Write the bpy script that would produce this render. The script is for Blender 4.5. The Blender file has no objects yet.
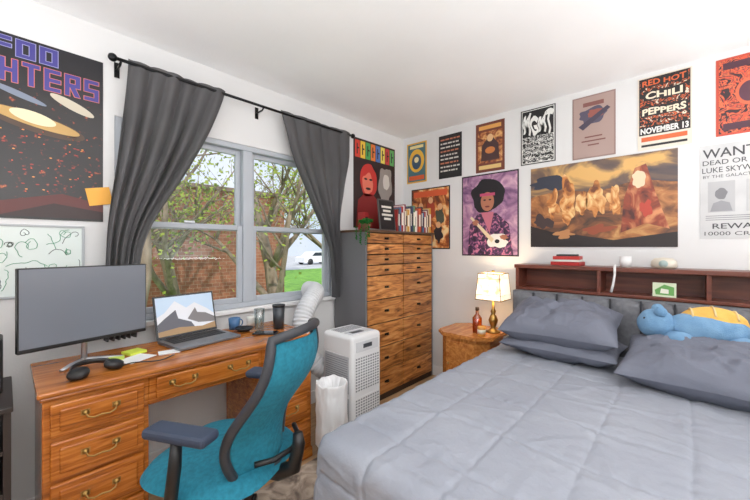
import bpy, bmesh, math, random
from mathutils import Vector, Matrix, noise
random.seed(7)
scene = bpy.context.scene
COL = scene.collection
scene.view_settings.view_transform = 'Standard'
scene.view_settings.gamma = 1.06
pi = math.pi
XB, YA, HC = 2.92, 2.28, 2.44     # poster wall, window wall, ceiling

# ------------------------------------------------------------- materials
def lin(c):
    c = c/255.0
    return c/12.92 if c <= 0.04045 else ((c+0.055)/1.055)**2.4
def C(r, g, b): return (lin(r), lin(g), lin(b), 1.0)
MC = {}
def newmat(name):
    m = bpy.data.materials.new(name); m.use_nodes = True
    return m, m.node_tree.nodes, m.node_tree.links, m.node_tree.nodes['Principled BSDF']
def mat(rgb, rough=0.6, metal=0.0, emit=0.0, name=None):
    key = (tuple(rgb), rough, metal, emit)
    if key in MC: return MC[key]
    m, n, l, b = newmat(name or 'plain_%d_%d_%d' % tuple(rgb))
    b.inputs['Base Color'].default_value = C(*rgb)
    b.inputs['Roughness'].default_value = rough
    b.inputs['Metallic'].default_value = metal
    if emit:
        b.inputs['Emission Color'].default_value = C(*rgb)
        b.inputs['Emission Strength'].default_value = emit
    MC[key] = m
    return m
def mapping(n, l, sc, rot=(0, 0, 0), loc=(0, 0, 0)):
    tc = n.new('ShaderNodeTexCoord'); mp = n.new('ShaderNodeMapping')
    mp.inputs['Scale'].default_value = sc
    mp.inputs['Rotation'].default_value = rot
    mp.inputs['Location'].default_value = loc
    l.new(tc.outputs['Object'], mp.inputs['Vector'])
    return mp
def ramp(n, stops, const=False):
    r = n.new('ShaderNodeValToRGB')
    e = r.color_ramp.elements
    while len(e) < len(stops): e.new(0.5)
    for i, (p, c) in enumerate(stops):
        e[i].position = p; e[i].color = C(*c)
    if const: r.color_ramp.interpolation = 'CONSTANT'
    return r
def nmat(name, stops, scale=(5, 5, 5), detail=4, rough=0.6, dist=0.0, bump=0.0, const=False, loc=(0, 0, 0), ns=1.0, bscale=None, rot=(0,0,0), vary=0.0, objvary=0.0):
    m, n, l, b = newmat(name)
    mp = mapping(n, l, scale, rot, loc)
    t = n.new('ShaderNodeTexNoise'); t.inputs['Scale'].default_value = ns
    t.inputs['Detail'].default_value = detail; t.inputs['Distortion'].default_value = dist
    l.new(mp.outputs[0], t.inputs['Vector'])
    r = ramp(n, stops, const)
    l.new(t.outputs['Fac'], r.inputs['Fac'])
    if vary or objvary:
        if objvary: src = n.new('ShaderNodeObjectInfo').outputs['Random']; lo, hi, vv = 0.0, 1.0, objvary
        else:
            t3 = n.new('ShaderNodeTexNoise'); t3.inputs['Scale'].default_value = 4.5; t3.inputs['Detail'].default_value = 1
            tc3 = n.new('ShaderNodeTexCoord'); l.new(tc3.outputs['Object'], t3.inputs['Vector']); src = t3.outputs['Fac']; lo, hi, vv = 0.35, 0.65, vary
        mr = n.new('ShaderNodeMapRange'); mr.inputs[1].default_value = lo; mr.inputs[2].default_value = hi
        mr.inputs[3].default_value = 1-vv; mr.inputs[4].default_value = 1+vv*0.35
        l.new(src, mr.inputs[0])
        hs_ = n.new('ShaderNodeHueSaturation'); l.new(mr.outputs[0], hs_.inputs['Value']); l.new(r.outputs['Color'], hs_.inputs['Color'])
        l.new(hs_.outputs['Color'], b.inputs['Base Color'])
    else:
        l.new(r.outputs['Color'], b.inputs['Base Color'])
    b.inputs['Roughness'].default_value = rough
    if bump:
        bp = n.new('ShaderNodeBump'); bp.inputs['Strength'].default_value = bump
        bp.inputs['Distance'].default_value = 0.01
        if bscale:
            t2 = n.new('ShaderNodeTexNoise'); t2.inputs['Scale'].default_value = bscale
            t2.inputs['Detail'].default_value = 3
            tc2 = n.new('ShaderNodeTexCoord'); l.new(tc2.outputs['Object'], t2.inputs['Vector'])
            l.new(t2.outputs['Fac'], bp.inputs['Height'])
        else:
            l.new(t.outputs['Fac'], bp.inputs['Height'])
        l.new(bp.outputs['Normal'], b.inputs['Normal'])
    return m
WALLM = nmat('wall_paint', [(0.3, (222, 222, 222)), (0.7, (227, 227, 227))], (2, 2, 2), 3, 0.85, bump=0.06, bscale=140)
CEILM = nmat('ceiling_paint', [(0.3, (243, 244, 245)), (0.7, (248, 249, 250))], (2, 2, 2), 3, 0.9, bump=0.12, bscale=90)
DESKW = nmat('desk_wood', [(0.25, (110, 56, 20)), (0.5, (172, 98, 38)), (0.75, (204, 132, 64))], (2.2, 26, 26), 6, 0.16, 1.2)
DESKV = nmat('desk_drawer_wood', [(0.25, (106, 52, 16)), (0.5, (170, 94, 32)), (0.75, (204, 128, 56))], (4, 26, 60), 6, 0.2, 1.0)
CHESTW = nmat('chest_rustic_wood', [(0.28, (66, 36, 16)), (0.39, (150, 90, 42)), (0.54, (202, 132, 68)), (0.76, (230, 174, 110))], (4, 4, 28), 7, 0.42, 1.4, objvary=0.30)
DARKW = nmat('headboard_dark_wood', [(0.3, (84, 38, 28)), (0.7, (124, 64, 46))], (30, 2, 30), 5, 0.35, 1.0)
NSW = nmat('nightstand_wood', [(0.3, (162, 92, 40)), (0.7, (214, 144, 74))], (4, 24, 24), 6, 0.25, 1.5)
FLOORW = nmat('floor_wood', [(0.3, (158, 118, 80)), (0.7, (200, 160, 116))], (2, 30, 2), 6, 0.4, 0.6)
RUGM = nmat('rug_wool', [(0.35, (112, 100, 92)), (0.5, (170, 154, 138)), (0.65, (208, 194, 176))], (9, 9, 9), 5, 0.95, 1.5, bump=0.4, bscale=300)
def curtmat():
    m, n, l, b = newmat('curtain_cloth')
    mp = mapping(n, l, (3, 3, 3)); t = n.new('ShaderNodeTexNoise'); t.inputs['Scale'].default_value = 1.0; l.new(mp.outputs[0], t.inputs['Vector'])
    r = ramp(n, [(0.3, (78, 77, 79)), (0.7, (92, 91, 93))]); l.new(t.outputs['Fac'], r.inputs['Fac']); l.new(r.outputs[0], b.inputs['Base Color'])
    b.inputs['Roughness'].default_value = 0.9
    tr_ = n.new('ShaderNodeBsdfTranslucent'); tr_.inputs[0].default_value = C(120, 118, 118)
    mx = n.new('ShaderNodeMixShader'); mx.inputs[0].default_value = 0.14; o = n['Material Output']
    l.new(b.outputs[0], mx.inputs[1]); l.new(tr_.outputs[0], mx.inputs[2]); l.new(mx.outputs[0], o.inputs[0])
    return m
CURT = curtmat()
COMF = nmat('comforter_cloth', [(0.3, (135, 139, 150)), (0.7, (147, 151, 161))], (3, 3, 3), 5, 0.8, bump=0.35, bscale=38)
PILL = nmat('pillowcase_cloth', [(0.3, (96, 100, 114)), (0.7, (109, 113, 127))], (3, 3, 3), 4, 0.75, bump=0.3, bscale=30)
UPHM = nmat('headboard_upholstery', [(0.3, (98, 99, 104)), (0.7, (114, 115, 120))], (40, 40, 40), 3, 0.9, bump=0.2, bscale=400)
TEAL = nmat('teal_fabric', [(0.3, (14, 104, 126)), (0.7, (24, 124, 148))], (60, 60, 60), 2, 0.85, bump=0.3, bscale=500)
ASPH = nmat('pale_road', [(0.3, (176, 176, 178)), (0.7, (200, 200, 202))], (1, 1, 1), 3, 0.9)
GRASS = nmat('lawn_grass', [(0.3, (84, 140, 40)), (0.7, (136, 190, 66))], (3, 3, 3), 6, 0.9)
BARK = nmat('tree_bark', [(0.3, (104, 88, 72)), (0.7, (160, 142, 120))], (8, 8, 2), 5, 0.9, bump=0.4)
BLACK = mat((18, 18, 20), 0.45); DGREY = mat((46, 48, 54), 0.5)
METALB = mat((20, 20, 22), 0.35, 0.6); BRASS = mat((176, 138, 74), 0.3, 0.9); ABRASS = mat((156, 122, 66), 0.35, 0.85)
SILV = mat((190, 192, 196), 0.3, 0.8)
WHITE = mat((236, 236, 236), 0.5); VINYL = mat((178, 184, 192), 0.45); WPLAS = mat((224, 225, 226), 0.35)

def brickmat():
    m, n, l, b = newmat('red_brick')
    mp = mapping(n, l, (1, 1, 1), (pi/2, 0, 0))
    t = n.new('ShaderNodeTexBrick'); t.inputs['Scale'].default_value = 2.6
    t.inputs['Color1'].default_value = C(166, 106, 82); t.inputs['Color2'].default_value = C(142, 88, 68)
    t.inputs['Mortar'].default_value = C(172, 140, 118); t.inputs['Mortar Size'].default_value = 0.016
    l.new(mp.outputs[0], t.inputs['Vector']); l.new(t.outputs['Color'], b.inputs['Base Color'])
    b.inputs['Roughness'].default_value = 0.95; b.inputs['Specular IOR Level'].default_value = 0.1
    return m
BRICK = brickmat()
def glassmat():
    m = bpy.data.materials.new('window_glass'); m.use_nodes = True
    n, l = m.node_tree.nodes, m.node_tree.links; n.clear()
    o = n.new('ShaderNodeOutputMaterial'); mx = n.new('ShaderNodeMixShader')
    t = n.new('ShaderNodeBsdfTransparent'); g = n.new('ShaderNodeBsdfGlossy'); g.inputs['Roughness'].default_value = 0.02
    mx.inputs[0].default_value = 0.02
    l.new(t.outputs[0], mx.inputs[1]); l.new(g.outputs[0], mx.inputs[2]); l.new(mx.outputs[0], o.inputs[0])
    return m
GLASS = glassmat()
def clearmat(name, rgb, f=0.25):
    m = bpy.data.materials.new(name); m.use_nodes = True
    n, l = m.node_tree.nodes, m.node_tree.links; n.clear()
    o = n.new('ShaderNodeOutputMaterial'); mx = n.new('ShaderNodeMixShader')
    t = n.new('ShaderNodeBsdfTransparent'); t.inputs[0].default_value = C(*rgb)
    g = n.new('ShaderNodeBsdfGlossy'); g.inputs['Roughness'].default_value = 0.05
    mx.inputs[0].default_value = f
    l.new(t.outputs[0], mx.inputs[1]); l.new(g.outputs[0], mx.inputs[2]); l.new(mx.outputs[0], o.inputs[0])
    return m
CLEAR = clearmat('clear_glass', (225, 235, 235)); AMBG = clearmat('amber_glass', (220, 160, 80), 0.12)
AMBER = mat((206, 128, 44), 0.2)
def leafmat(name, rgb, tr=0.5):
    m = bpy.data.materials.new(name); m.use_nodes = True
    n, l = m.node_tree.nodes, m.node_tree.links; n.clear()
    o = n.new('ShaderNodeOutputMaterial'); mx = n.new('ShaderNodeMixShader')
    t = n.new('ShaderNodeBsdfTranslucent'); t.inputs[0].default_value = C(*rgb)
    g = n.new('ShaderNodeBsdfDiffuse'); g.inputs[0].default_value = C(*rgb)
    mx.inputs[0].default_value = tr
    l.new(g.outputs[0], mx.inputs[1]); l.new(t.outputs[0], mx.inputs[2]); l.new(mx.outputs[0], o.inputs[0])
    return m
LEAF = leafmat('tree_leaves', (176, 192, 86)); LEAFB = leafmat('tree_leaves_dark', (118, 142, 62)); LEAFP = leafmat('plant_leaves', (44, 108, 50), 0.3)

# ------------------------------------------------------------- mesh builder
class M:
    def __init__(s): s.v = []; s.f = []; s.fm = []; s.sm = []; s.mats = []
    def mi(s, m):
        if m not in s.mats: s.mats.append(m)
        return s.mats.index(m)
    def add(s, vs, fs, m, smooth=False, tf=None):
        o = len(s.v); k = s.mi(m)
        for p in vs:
            p = Vector(p)
            s.v.append(tf @ p if tf else p)
        for f in fs:
            s.f.append([i+o for i in f]); s.fm.append(k); s.sm.append(smooth)
        return s
    def bm(s, b, m, smooth=False, tf=None):
        b.verts.ensure_lookup_table(); b.verts.index_update()
        s.add([v.co.copy() for v in b.verts], [[v.index for v in f.verts] for f in b.faces], m, smooth, tf); b.free()
        return s
    def box(s, x0, x1, y0, y1, z0, z1, m, bev=0.0, tf=None, seg=2):
        b = bmesh.new(); bmesh.ops.create_cube(b, size=1)
        for v in b.verts:
            v.co = Vector(((x0+x1)/2+v.co.x*(x1-x0), (y0+y1)/2+v.co.y*(y1-y0), (z0+z1)/2+v.co.z*(z1-z0)))
        if bev: bmesh.ops.bevel(b, geom=b.edges[:], offset=bev, segments=seg, profile=0.5, affect='EDGES')
        return s.bm(b, m, False, tf)
    def lathe(s, prof, c, m, seg=24, tf=None, smooth=True):
        vs = []; fs = []
        for r, z in prof:
            for i in range(seg):
                a = 2*pi*i/seg
                vs.append((c[0]+r*math.cos(a), c[1]+r*math.sin(a), c[2]+z))
        for j in range(len(prof)-1):
            for i in range(seg):
                a, b2 = j*seg+i, j*seg+(i+1) % seg
                fs.append((a, b2, b2+seg, a+seg))
        fs.append(tuple(range(seg-1, -1, -1))); fs.append(tuple((len(prof)-1)*seg+i for i in range(seg)))
        return s.add(vs, fs, m, smooth, tf)
    def tube(s, pts, r, m, seg=8, closed=False, tf=None, flat=None):
        pts = [Vector(p) for p in pts]; n = len(pts)
        rs = r if isinstance(r, (list, tuple)) else [r]*n
        vs = []; fs = []; up = None
        for i, p in enumerate(pts):
            if closed: d = pts[(i+1) % n]-pts[i-1]
            else: d = pts[min(i+1, n-1)]-pts[max(i-1, 0)]
            d.normalize()
            if up is None:
                up = Vector((0, 0, 1)) if abs(d.z) < 0.9 else Vector((1, 0, 0))
            a = d.cross(up)
            if a.length < 1e-4: a = d.cross(Vector((0.3, 0.8, 0.5)))
            a.normalize(); b = a.cross(d); b.normalize(); up = b
            fl = flat or 1.0
            for k in range(seg):
                t = 2*pi*k/seg
                vs.append(p+a*math.cos(t)*rs[i]+b*math.sin(t)*rs[i]*fl)
        m_ = n if closed else n-1
        for i in range(m_):
            for k in range(seg):
                a0 = i*seg+k; a1 = i*seg+(k+1) % seg
                b0 = ((i+1) % n)*seg+k; b1 = ((i+1) % n)*seg+(k+1) % seg
                fs.append((a0, a1, b1, b0))
        if not closed:
            fs.append(tuple(range(seg-1, -1, -1))); fs.append(tuple((n-1)*seg+i for i in range(seg)))
        return s.add(vs, fs, m, True, tf)
    def cyl(s, p0, p1, r, m, seg=16, r1=None):
        s.tube([p0, p1], [r, r if r1 is None else r1], m, seg); return s
    def sheet(s, fn, nu, nv, m, tf=None, smooth=True, wrapu=False):
        vs = []; fs = []
        for j in range(nv+1):
            for i in range(nu+1): vs.append(fn(i/nu, j/nv))
        w = nu+1
        for j in range(nv):
            for i in range(nu): fs.append((j*w+i, j*w+i+1, (j+1)*w+i+1, (j+1)*w+i))
        return s.add(vs, fs, m, smooth, tf)
    def ball(s, c, r, m, seg=20, tf=None):
        r = r if isinstance(r, (list, tuple)) else (r, r, r)
        b = bmesh.new(); bmesh.ops.create_uvsphere(b, u_segments=seg, v_segments=seg//2+2, radius=1)
        for v in b.verts: v.co = Vector((c[0]+v.co.x*r[0], c[1]+v.co.y*r[1], c[2]+v.co.z*r[2]))
        return s.bm(b, m, True, tf)
    def poly(s, pts, y, m):      # 2D polygon in local XZ plane facing -Y
        s.add([(p[0], y, p[1]) for p in pts], [tuple(range(len(pts)))], m); return s
    def rect(s, x0, z0, x1, z1, y, m): return s.poly([(x0, z0), (x1, z0), (x1, z1), (x0, z1)], y, m)
    def disc(s, cx, cz, rx, rz, y, m, seg=24, rot=0.0):
        pts = []
        for i in range(seg):
            a = 2*pi*i/seg; x = rx*math.cos(a); z = rz*math.sin(a)
            pts.append((cx+x*math.cos(rot)-z*math.sin(rot), cz+x*math.sin(rot)+z*math.cos(rot)))
        return s.poly(pts, y, m)
    def blob(s, cx, cz, rx, rz, y, m, seed=0, amp=0.25, seg=40):
        pts = []
        for i in range(seg):
            a = 2*pi*i/seg; k = 1+amp*noise.noise(Vector((math.cos(a)*1.6+seed*3.1, math.sin(a)*1.6, seed)))*2
            pts.append((cx+rx*k*math.cos(a), cz+rz*k*math.sin(a)))
        return s.poly(pts, y, m)
    def text(s, body, x0, z0, x1, z1, y, m, bold=0.0, warp=None):
        cu = bpy.data.curves.new('tmp', 'FONT'); cu.body = body; cu.offset = bold; cu.resolution_u = 3
        ob = bpy.data.objects.new('tmp', cu); COL.objects.link(ob)
        dg = bpy.context.evaluated_depsgraph_get(); dg.update()
        me = bpy.data.meshes.new_from_object(ob.evaluated_get(dg))
        if warp:
            b_ = bmesh.new(); b_.from_mesh(me); bmesh.ops.triangulate(b_, faces=b_.faces[:])
            bmesh.ops.subdivide_edges(b_, edges=b_.edges[:], cuts=3, use_grid_fill=True); b_.to_mesh(me); b_.free()
        xs = [v.co.x for v in me.vertices]; ys = [v.co.y for v in me.vertices]
        if xs:
            ax, bx, ay, by = min(xs), max(xs), min(ys), max(ys)
            vs = []
            for v in me.vertices:
                p, q = (v.co.x-ax)/(bx-ax+1e-9), (v.co.y-ay)/(by-ay+1e-9)
                if warp: p, q = warp(p, q)
                vs.append((x0+p*(x1-x0), y, z0+q*(z1-z0)))
            s.add(vs, [tuple(p.vertices) for p in me.polygons], m)
        bpy.data.objects.remove(ob); bpy.data.curves.remove(cu); bpy.data.meshes.remove(me)
        return s
    def block(s, body, x0, z0, x1, z1, y, m, gap=0.16, t=0.26, grow=0.0):
        G = {'F': 'LTm', 'O': 'LTBR', 'I': 'C', 'G': 'LTBrn', 'H': 'LRm', 'T': 'TC', 'E': 'LTmB', 'R': 'LTmqD', 'S': 'TlmrB'}
        n = len(body); cw_ = (x1-x0)/(n+(n-1)*gap); h = z1-z0; th = t*cw_; tz = min(th, h*0.2)
        for i, c in enumerate(body):
            a = x0+i*cw_*(1+gap); e = a+cw_; zm = (z0+z1)/2
            R = {'L': (a, z0, a+th, z1), 'R': (e-th, z0, e, z1), 'T': (a, z1-tz, e, z1), 'B': (a, z0, e, z0+tz),
                 'C': (a+cw_/2-th/2, z0, a+cw_/2+th/2, z1), 'm': (a, zm-tz/2, e, zm+tz/2), 'n': (a+cw_*0.5, zm-tz/2, e, zm+tz/2),
                 'r': (e-th, z0, e, zm), 'q': (e-th, zm, e, z1), 'l': (a, zm, a+th, z1)}
            for k, g in enumerate(G[c]):
                if g == 'D':
                    s.poly([(e-th*1.15-grow, z0-grow), (e+grow, z0-grow), (a+cw_*0.62+grow, zm), (a+cw_*0.62-th*1.15-grow, zm)], y-0.00002*k, m); continue
                q = R[g]; s.rect(q[0]-grow, q[1]-grow, q[2]+grow, q[3]+grow, y-0.00002*k, m)
        return s
    def mesh(s, name):
        me = bpy.data.meshes.new(name)
        me.from_pydata([tuple(v) for v in s.v], [], s.f)
        for m in s.mats: me.materials.append(m)
        me.polygons.foreach_set('material_index', s.fm); me.polygons.foreach_set('use_smooth', s.sm)
        me.update()
        return me
def T(x=0, y=0, z=0, rx=0, ry=0, rz=0):
    return Matrix.Translation((x, y, z)) @ Matrix.Rotation(rz, 4, 'Z') @ Matrix.Rotation(ry, 4, 'Y') @ Matrix.Rotation(rx, 4, 'X')
def thing(name, label, cat, b=None, loc=(0, 0, 0), rz=0.0, rx=0.0, ry=0.0, group=None, kind=None):
    o = bpy.data.objects.new(name, b.mesh(name) if b else None)
    COL.objects.link(o); o.location = loc; o.rotation_euler = (rx, ry, rz)
    o['label'] = label; o['category'] = cat
    if group: o['group'] = group
    if kind: o['kind'] = kind
    return o
def part(name, parent, b, label=None, loc=(0, 0, 0), rot=(0, 0, 0), kind=None):
    o = bpy.data.objects.new(name, b.mesh(name)); COL.objects.link(o)
    o.parent = parent; o.location = loc; o.rotation_euler = rot
    if label: o['label'] = label
    if kind: o['kind'] = kind
    return o
def struct(name, label, cat, b, loc=(0, 0, 0)):
    return thing(name, label, cat, b, loc, kind='structure')

# ------------------------------------------------------------- room shell
X0, Y0 = -1.15, -1.55
WX0, WX1, WZ0, WZ1 = 0.40, 1.92, 0.86, 1.99
b = M(); t = 0.14
b.box(X0, WX0, YA, YA+t, 0, HC, WALLM); b.box(WX1, XB+t, YA, YA+t, 0, HC, WALLM)
b.box(WX0, WX1, YA, YA+t, 0, WZ0, WALLM); b.box(WX0, WX1, YA, YA+t, WZ1, HC, WALLM)
struct('wall_north', 'white painted wall with a double window', 'wall', b)
struct('wall_east', 'white painted wall covered with posters', 'wall', M().box(XB, XB+t, Y0, YA, 0, HC, WALLM))
struct('wall_west', 'white painted wall behind the viewer', 'wall', M().box(X0-t, X0, Y0, YA+t, 0, HC, WALLM))
struct('wall_south', 'white painted wall facing the window', 'wall', M().box(X0-t, XB+t, Y0-t, Y0, 0, HC, WALLM))
struct('floor', 'pale wooden plank floor', 'floor', M().box(X0-t, XB+t, Y0-t, YA+t, -0.12, 0, FLOORW))
struct('ceiling', 'white lightly textured ceiling', 'ceiling', M().box(X0-t, XB+t, Y0-t, YA+t, HC, HC+0.12, CEILM))
struct('baseboard_north', 'white baseboard along the window wall', 'baseboard', M().box(X0, XB, YA-0.014, YA, 0, 0.10, WHITE, 0.003))
struct('baseboard_east', 'white baseboard along the poster wall', 'baseboard', M().box(XB-0.014, XB, Y0, YA-0.014, 0, 0.10, WHITE, 0.003))

# window
mid = (WX0+WX1)/2
w = M()
yf0, yf1 = YA+0.005, YA+0.09
fw = 0.035
w.box(WX0, WX0+fw, yf0, yf1, WZ0, WZ1, VINYL, 0.004); w.box(WX1-fw, WX1, yf0, yf1, WZ0, WZ1, VINYL, 0.004)
w.box(WX0+fw, WX1-fw, yf0, yf1, WZ1-fw, WZ1, VINYL, 0.004); w.box(WX0+fw, WX1-fw, yf0, yf1, WZ0, WZ0+fw, VINYL, 0.004)
w.box(mid-0.035, mid+0.035, yf0, yf1, WZ0+fw, WZ1-fw, VINYL, 0.004)
win = struct('window_1', 'pale grey vinyl double-hung twin window', 'window', w)
for sx0, sx1 in ((WX0+fw, mid-0.035), (mid+0.035, WX1-fw)):
    zm = 1.41
    for lo, hi, yo in ((WZ0+fw, zm+0.02, 0.0), (zm-0.02, WZ1-fw, 0.03)):
        s_ = M(); sw = 0.034; ya, yb = YA+0.02+yo, YA+0.045+yo
        s_.box(sx0, sx0+sw, ya, yb, lo, hi, VINYL, 0.003); s_.box(sx1-sw, sx1, ya, yb, lo, hi, VINYL, 0.003)
        s_.box(sx0+sw, sx1-sw, ya, yb, lo, lo+sw, VINYL, 0.003); s_.box(sx0+sw, sx1-sw, ya, yb, hi-sw, hi, VINYL, 0.003)
        so = part('sash', win, s_)
        part('pane', so, M().box(sx0+sw, sx1-sw, ya+0.010, ya+0.014, lo+sw, hi-sw, GLASS), 'clear glass pane')
    part('sash_lock', win, M().box((sx0+sx1)/2-0.03, (sx0+sx1)/2+0.03, YA+0.006, YA+0.02, zm+0.02, zm+0.035, SILV, 0.003))
tr = M()
tr.box(WX0-0.05, WX1+0.05, YA-0.035, YA+0.02, WZ0-0.03, WZ0, WHITE, 0.005)
struct('trim_1', 'white window sill board', 'window sill', tr)

# ------------------------------------------------------------- outside
ground = M().box(-30, 60, YA+0.3, 24, -0.9, -0.6, GRASS)
g_ = thing('lawn', 'green lawn outside the window', 'lawn', ground, kind='structure')
thing('road', 'pale paved road beyond the lawn', 'road', M().box(-30, 90, 24, 60, -0.9, -0.58, ASPH), kind='structure')
bb = M(); bb.box(-8, 6.1, 9.6, 14, -0.7, 2.85, BRICK)
bld = thing('brick_building', 'low plain brown brick building behind the trees', 'building', bb)
part('roof', bld, M().box(-8.1, 6.2, 9.5, 14.1, 2.85, 2.95, mat((126, 104, 92), 0.8)), 'flat brown roof coping')
def car(loc, rgb, label):
    body = M()
    prof = [(-2.1, 0.25), (-2.1, 0.75), (-1.9, 0.85), (-1.3, 0.9), (-0.8, 1.35), (0.6, 1.38), (1.25, 0.92), (2.0, 0.8), (2.15, 0.5), (2.15, 0.25)]
    n = len(prof); vs = [(x, -0.85, z) for x, z in prof]+[(x, 0.85, z) for x, z in prof]
    fs = [tuple(range(n)), tuple(range(2*n-1, n-1, -1))]+[(i, i+n, (i+1) % n+n, (i+1) % n) for i in range(n)]
    body.add(vs, fs, mat(rgb, 0.3))
    body.add([(-1.15, -0.86, 0.92), (-0.75, -0.86, 1.28), (0.55, -0.86, 1.3), (1.05, -0.86, 0.92)], [(0, 1, 2, 3)], mat((40, 46, 54), 0.1))
    o = thing('car', label, 'car', body, loc)
    for wx in (-1.35, 1.35):
        for wy in (-0.8, 0.8): part('wheel', o, M().cyl((wx, wy-0.1, 0.32), (wx, wy+0.1, 0.32), 0.32, BLACK, 20))
car((23.0, 30, -0.58), (236, 236, 238), 'white sedan parked on the road outside')

def tree(loc, h, seed, lean=(0, 0), leaves=420, r0=0.13, label='slender street tree with yellow-green leaves', lsz=1.0, leaf2=0.35):
    rnd = random.Random(seed); tr = M(); tips = []
    def branch(p, d, L, r, dep):
        pts = [p]; rs = [r]; q = p.copy(); dd = d.copy(); n = 5
        for i in range(n):
            dd = (dd+Vector((rnd.uniform(-.16, .16), rnd.uniform(-.16, .16), rnd.uniform(-.04, .10)))).normalized()
            q = q+dd*L/n; pts.append(q.copy()); rs.append(r*(1-0.55*(i+1)/n))
        tr.tube(pts, rs, BARK, 6 if dep < 2 else 4)
        if dep >= 3: tips.extend(pts[2:]); return
        if dep >= 1: tips.extend(pts[2:])
        for k in range(4 if dep else 7):
            i = rnd.randint(1 if dep == 0 else 2, n); a = rnd.uniform(0, 2*pi)
            nd = (dd*0.7+Vector((math.cos(a), math.sin(a), rnd.uniform(-0.1, 0.6)))*0.8).normalized()
            branch(pts[i], nd, L*rnd.uniform(.42, .6), rs[i]*0.58, dep+1)
    branch(Vector((0, 0, 0)), Vector((lean[0], lean[1], 1)).normalized(), h, r0, 0)
    o = thing('tree', label, 'tree', None, loc)
    part('trunk', o, tr)
    lf = M()
    for mt, cnt in ((LEAF, int(leaves*(1-leaf2))), (LEAFB, int(leaves*leaf2))):
        vs = []; fs = []
        for i in range(cnt):
            p = rnd.choice(tips)+Vector((rnd.gauss(0, .25), rnd.gauss(0, .25), rnd.gauss(0, .22)))
            a = Vector((rnd.uniform(-1, 1), rnd.uniform(-1, 1), rnd.uniform(-1, 1))).normalized()*0.045*lsz
            c = a.orthogonal().normalized()*0.030*lsz
            k = len(vs); vs += [p-a, p+c, p+a, p-c]; fs.append((k, k+1, k+2, k+3))
        lf.add(vs, fs, mt)
    part('foliage', o, lf, kind='stuff')
tree((1.15, 6.0, -0.65), 3.8, 3, (0.25, 0), 1600, 0.14)
tree((2.5, 7.6, -0.65), 4.2, 11, (-0.2, 0), 2300, 0.13)
tree((3.9, 6.2, -0.65), 3.8, 5, (-0.2, 0.1), 1400, 0.15, 'leaning street tree with forked trunk and light foliage')
tree((6.8, 8.2, -0.65), 4.4, 17, (0.12, 0), 1700, 0.13, 'street tree beside the brick building corner')
tree((12.0, 19.0, -0.65), 5.5, 41, (0.0, 0), 2400, 0.14, lsz=1.6)

# ------------------------------------------------------------- posters
def ptf(w_, h_, base, border=None):
    b = M(); b.box(0, w_, -0.002, 0, 0, h_, base)
    return b
def place_east(name, label, cat, b, ytop, z):   # local +X runs toward -Y world
    return thing(name, label, cat, b, (XB-0.001, ytop, z), rz=-pi/2)
L1, L2, L3, L4, L5 = -0.0027, -0.0034, -0.0041, -0.0048, -0.0055
# large band poster on window wall
pw, ph = 0.61, 0.84
SPACE = nmat('night_speckle_print', [(0.0, (12, 10, 14)), (0.60, (20, 14, 16)), (0.66, (110, 30, 20)), (0.75, (216, 120, 60))], (38, 38, 38), 3, 0.35)
b = ptf(pw, ph, SPACE)
b.rect(0, 0.60, pw, ph, L1, mat((16, 14, 22), 0.35))
LB, LD = mat((150, 150, 200), 0.4), mat((62, 56, 138), 0.4); LR = mat((206, 110, 96), 0.4)
b.block('FOO', 0.215, 0.745, 0.435, 0.825, L2, LB, 0.22, 0.32, 0.0022); b.block('FOO', 0.215, 0.745, 0.435, 0.825, L3, LD, 0.22, 0.32, -0.0006)
b.block('FIGHTERS', 0.02, 0.622, 0.592, 0.728, L2, LR, 0.24, 0.32, 0.0022); b.block('FIGHTERS', 0.02, 0.622, 0.592, 0.728, L3, LD, 0.24, 0.32, -0.0006)
b.disc(0.36, 0.455, 0.18, 0.045, L2, mat((70, 46, 28), 0.4), rot=-0.2)
b.disc(0.36, 0.465, 0.16, 0.030, L3, mat((190, 150, 84), 0.4), rot=-0.2)
b.disc(0.35, 0.478, 0.08, 0.028, L4, mat((236, 222, 180), 0.4), rot=-0.2)
b.disc(0.49, 0.575, 0.09, 0.022, L2, mat((200, 190, 170), 0.4), rot=-0.4)
b.disc(0.30, 0.575, 0.10, 0.014, L2, mat((120, 130, 150), 0.4), rot=-0.3)
for i in range(110):
    x = random.uniform(0.02, 0.58); z = random.uniform(0.12, 0.42); b.disc(x, z, 0.003+0.002*(i % 3), 0.003, L2, mat([(230, 80, 40), (240, 150, 70), (160, 40, 30)][i % 3], 0.4), 6)
b.poly([(0.0, 0.0), (0.61, 0.0), (0.61, 0.09), (0.45, 0.13), (0.25, 0.08), (0.0, 0.10)], L2, mat((84, 20, 16), 0.4))
b.poly([(0.2, 0.0), (0.61, 0.0), (0.61, 0.05), (0.42, 0.08)], L3, mat((40, 10, 10), 0.4))
b.rect(0.0, 0.0, pw, 0.012, L4, mat((20, 16, 16), 0.4))
thing('band_poster', 'large dark band poster with ornate lettering and glowing ships', 'poster', b, (-0.259, YA-0.001, 1.412))
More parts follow.
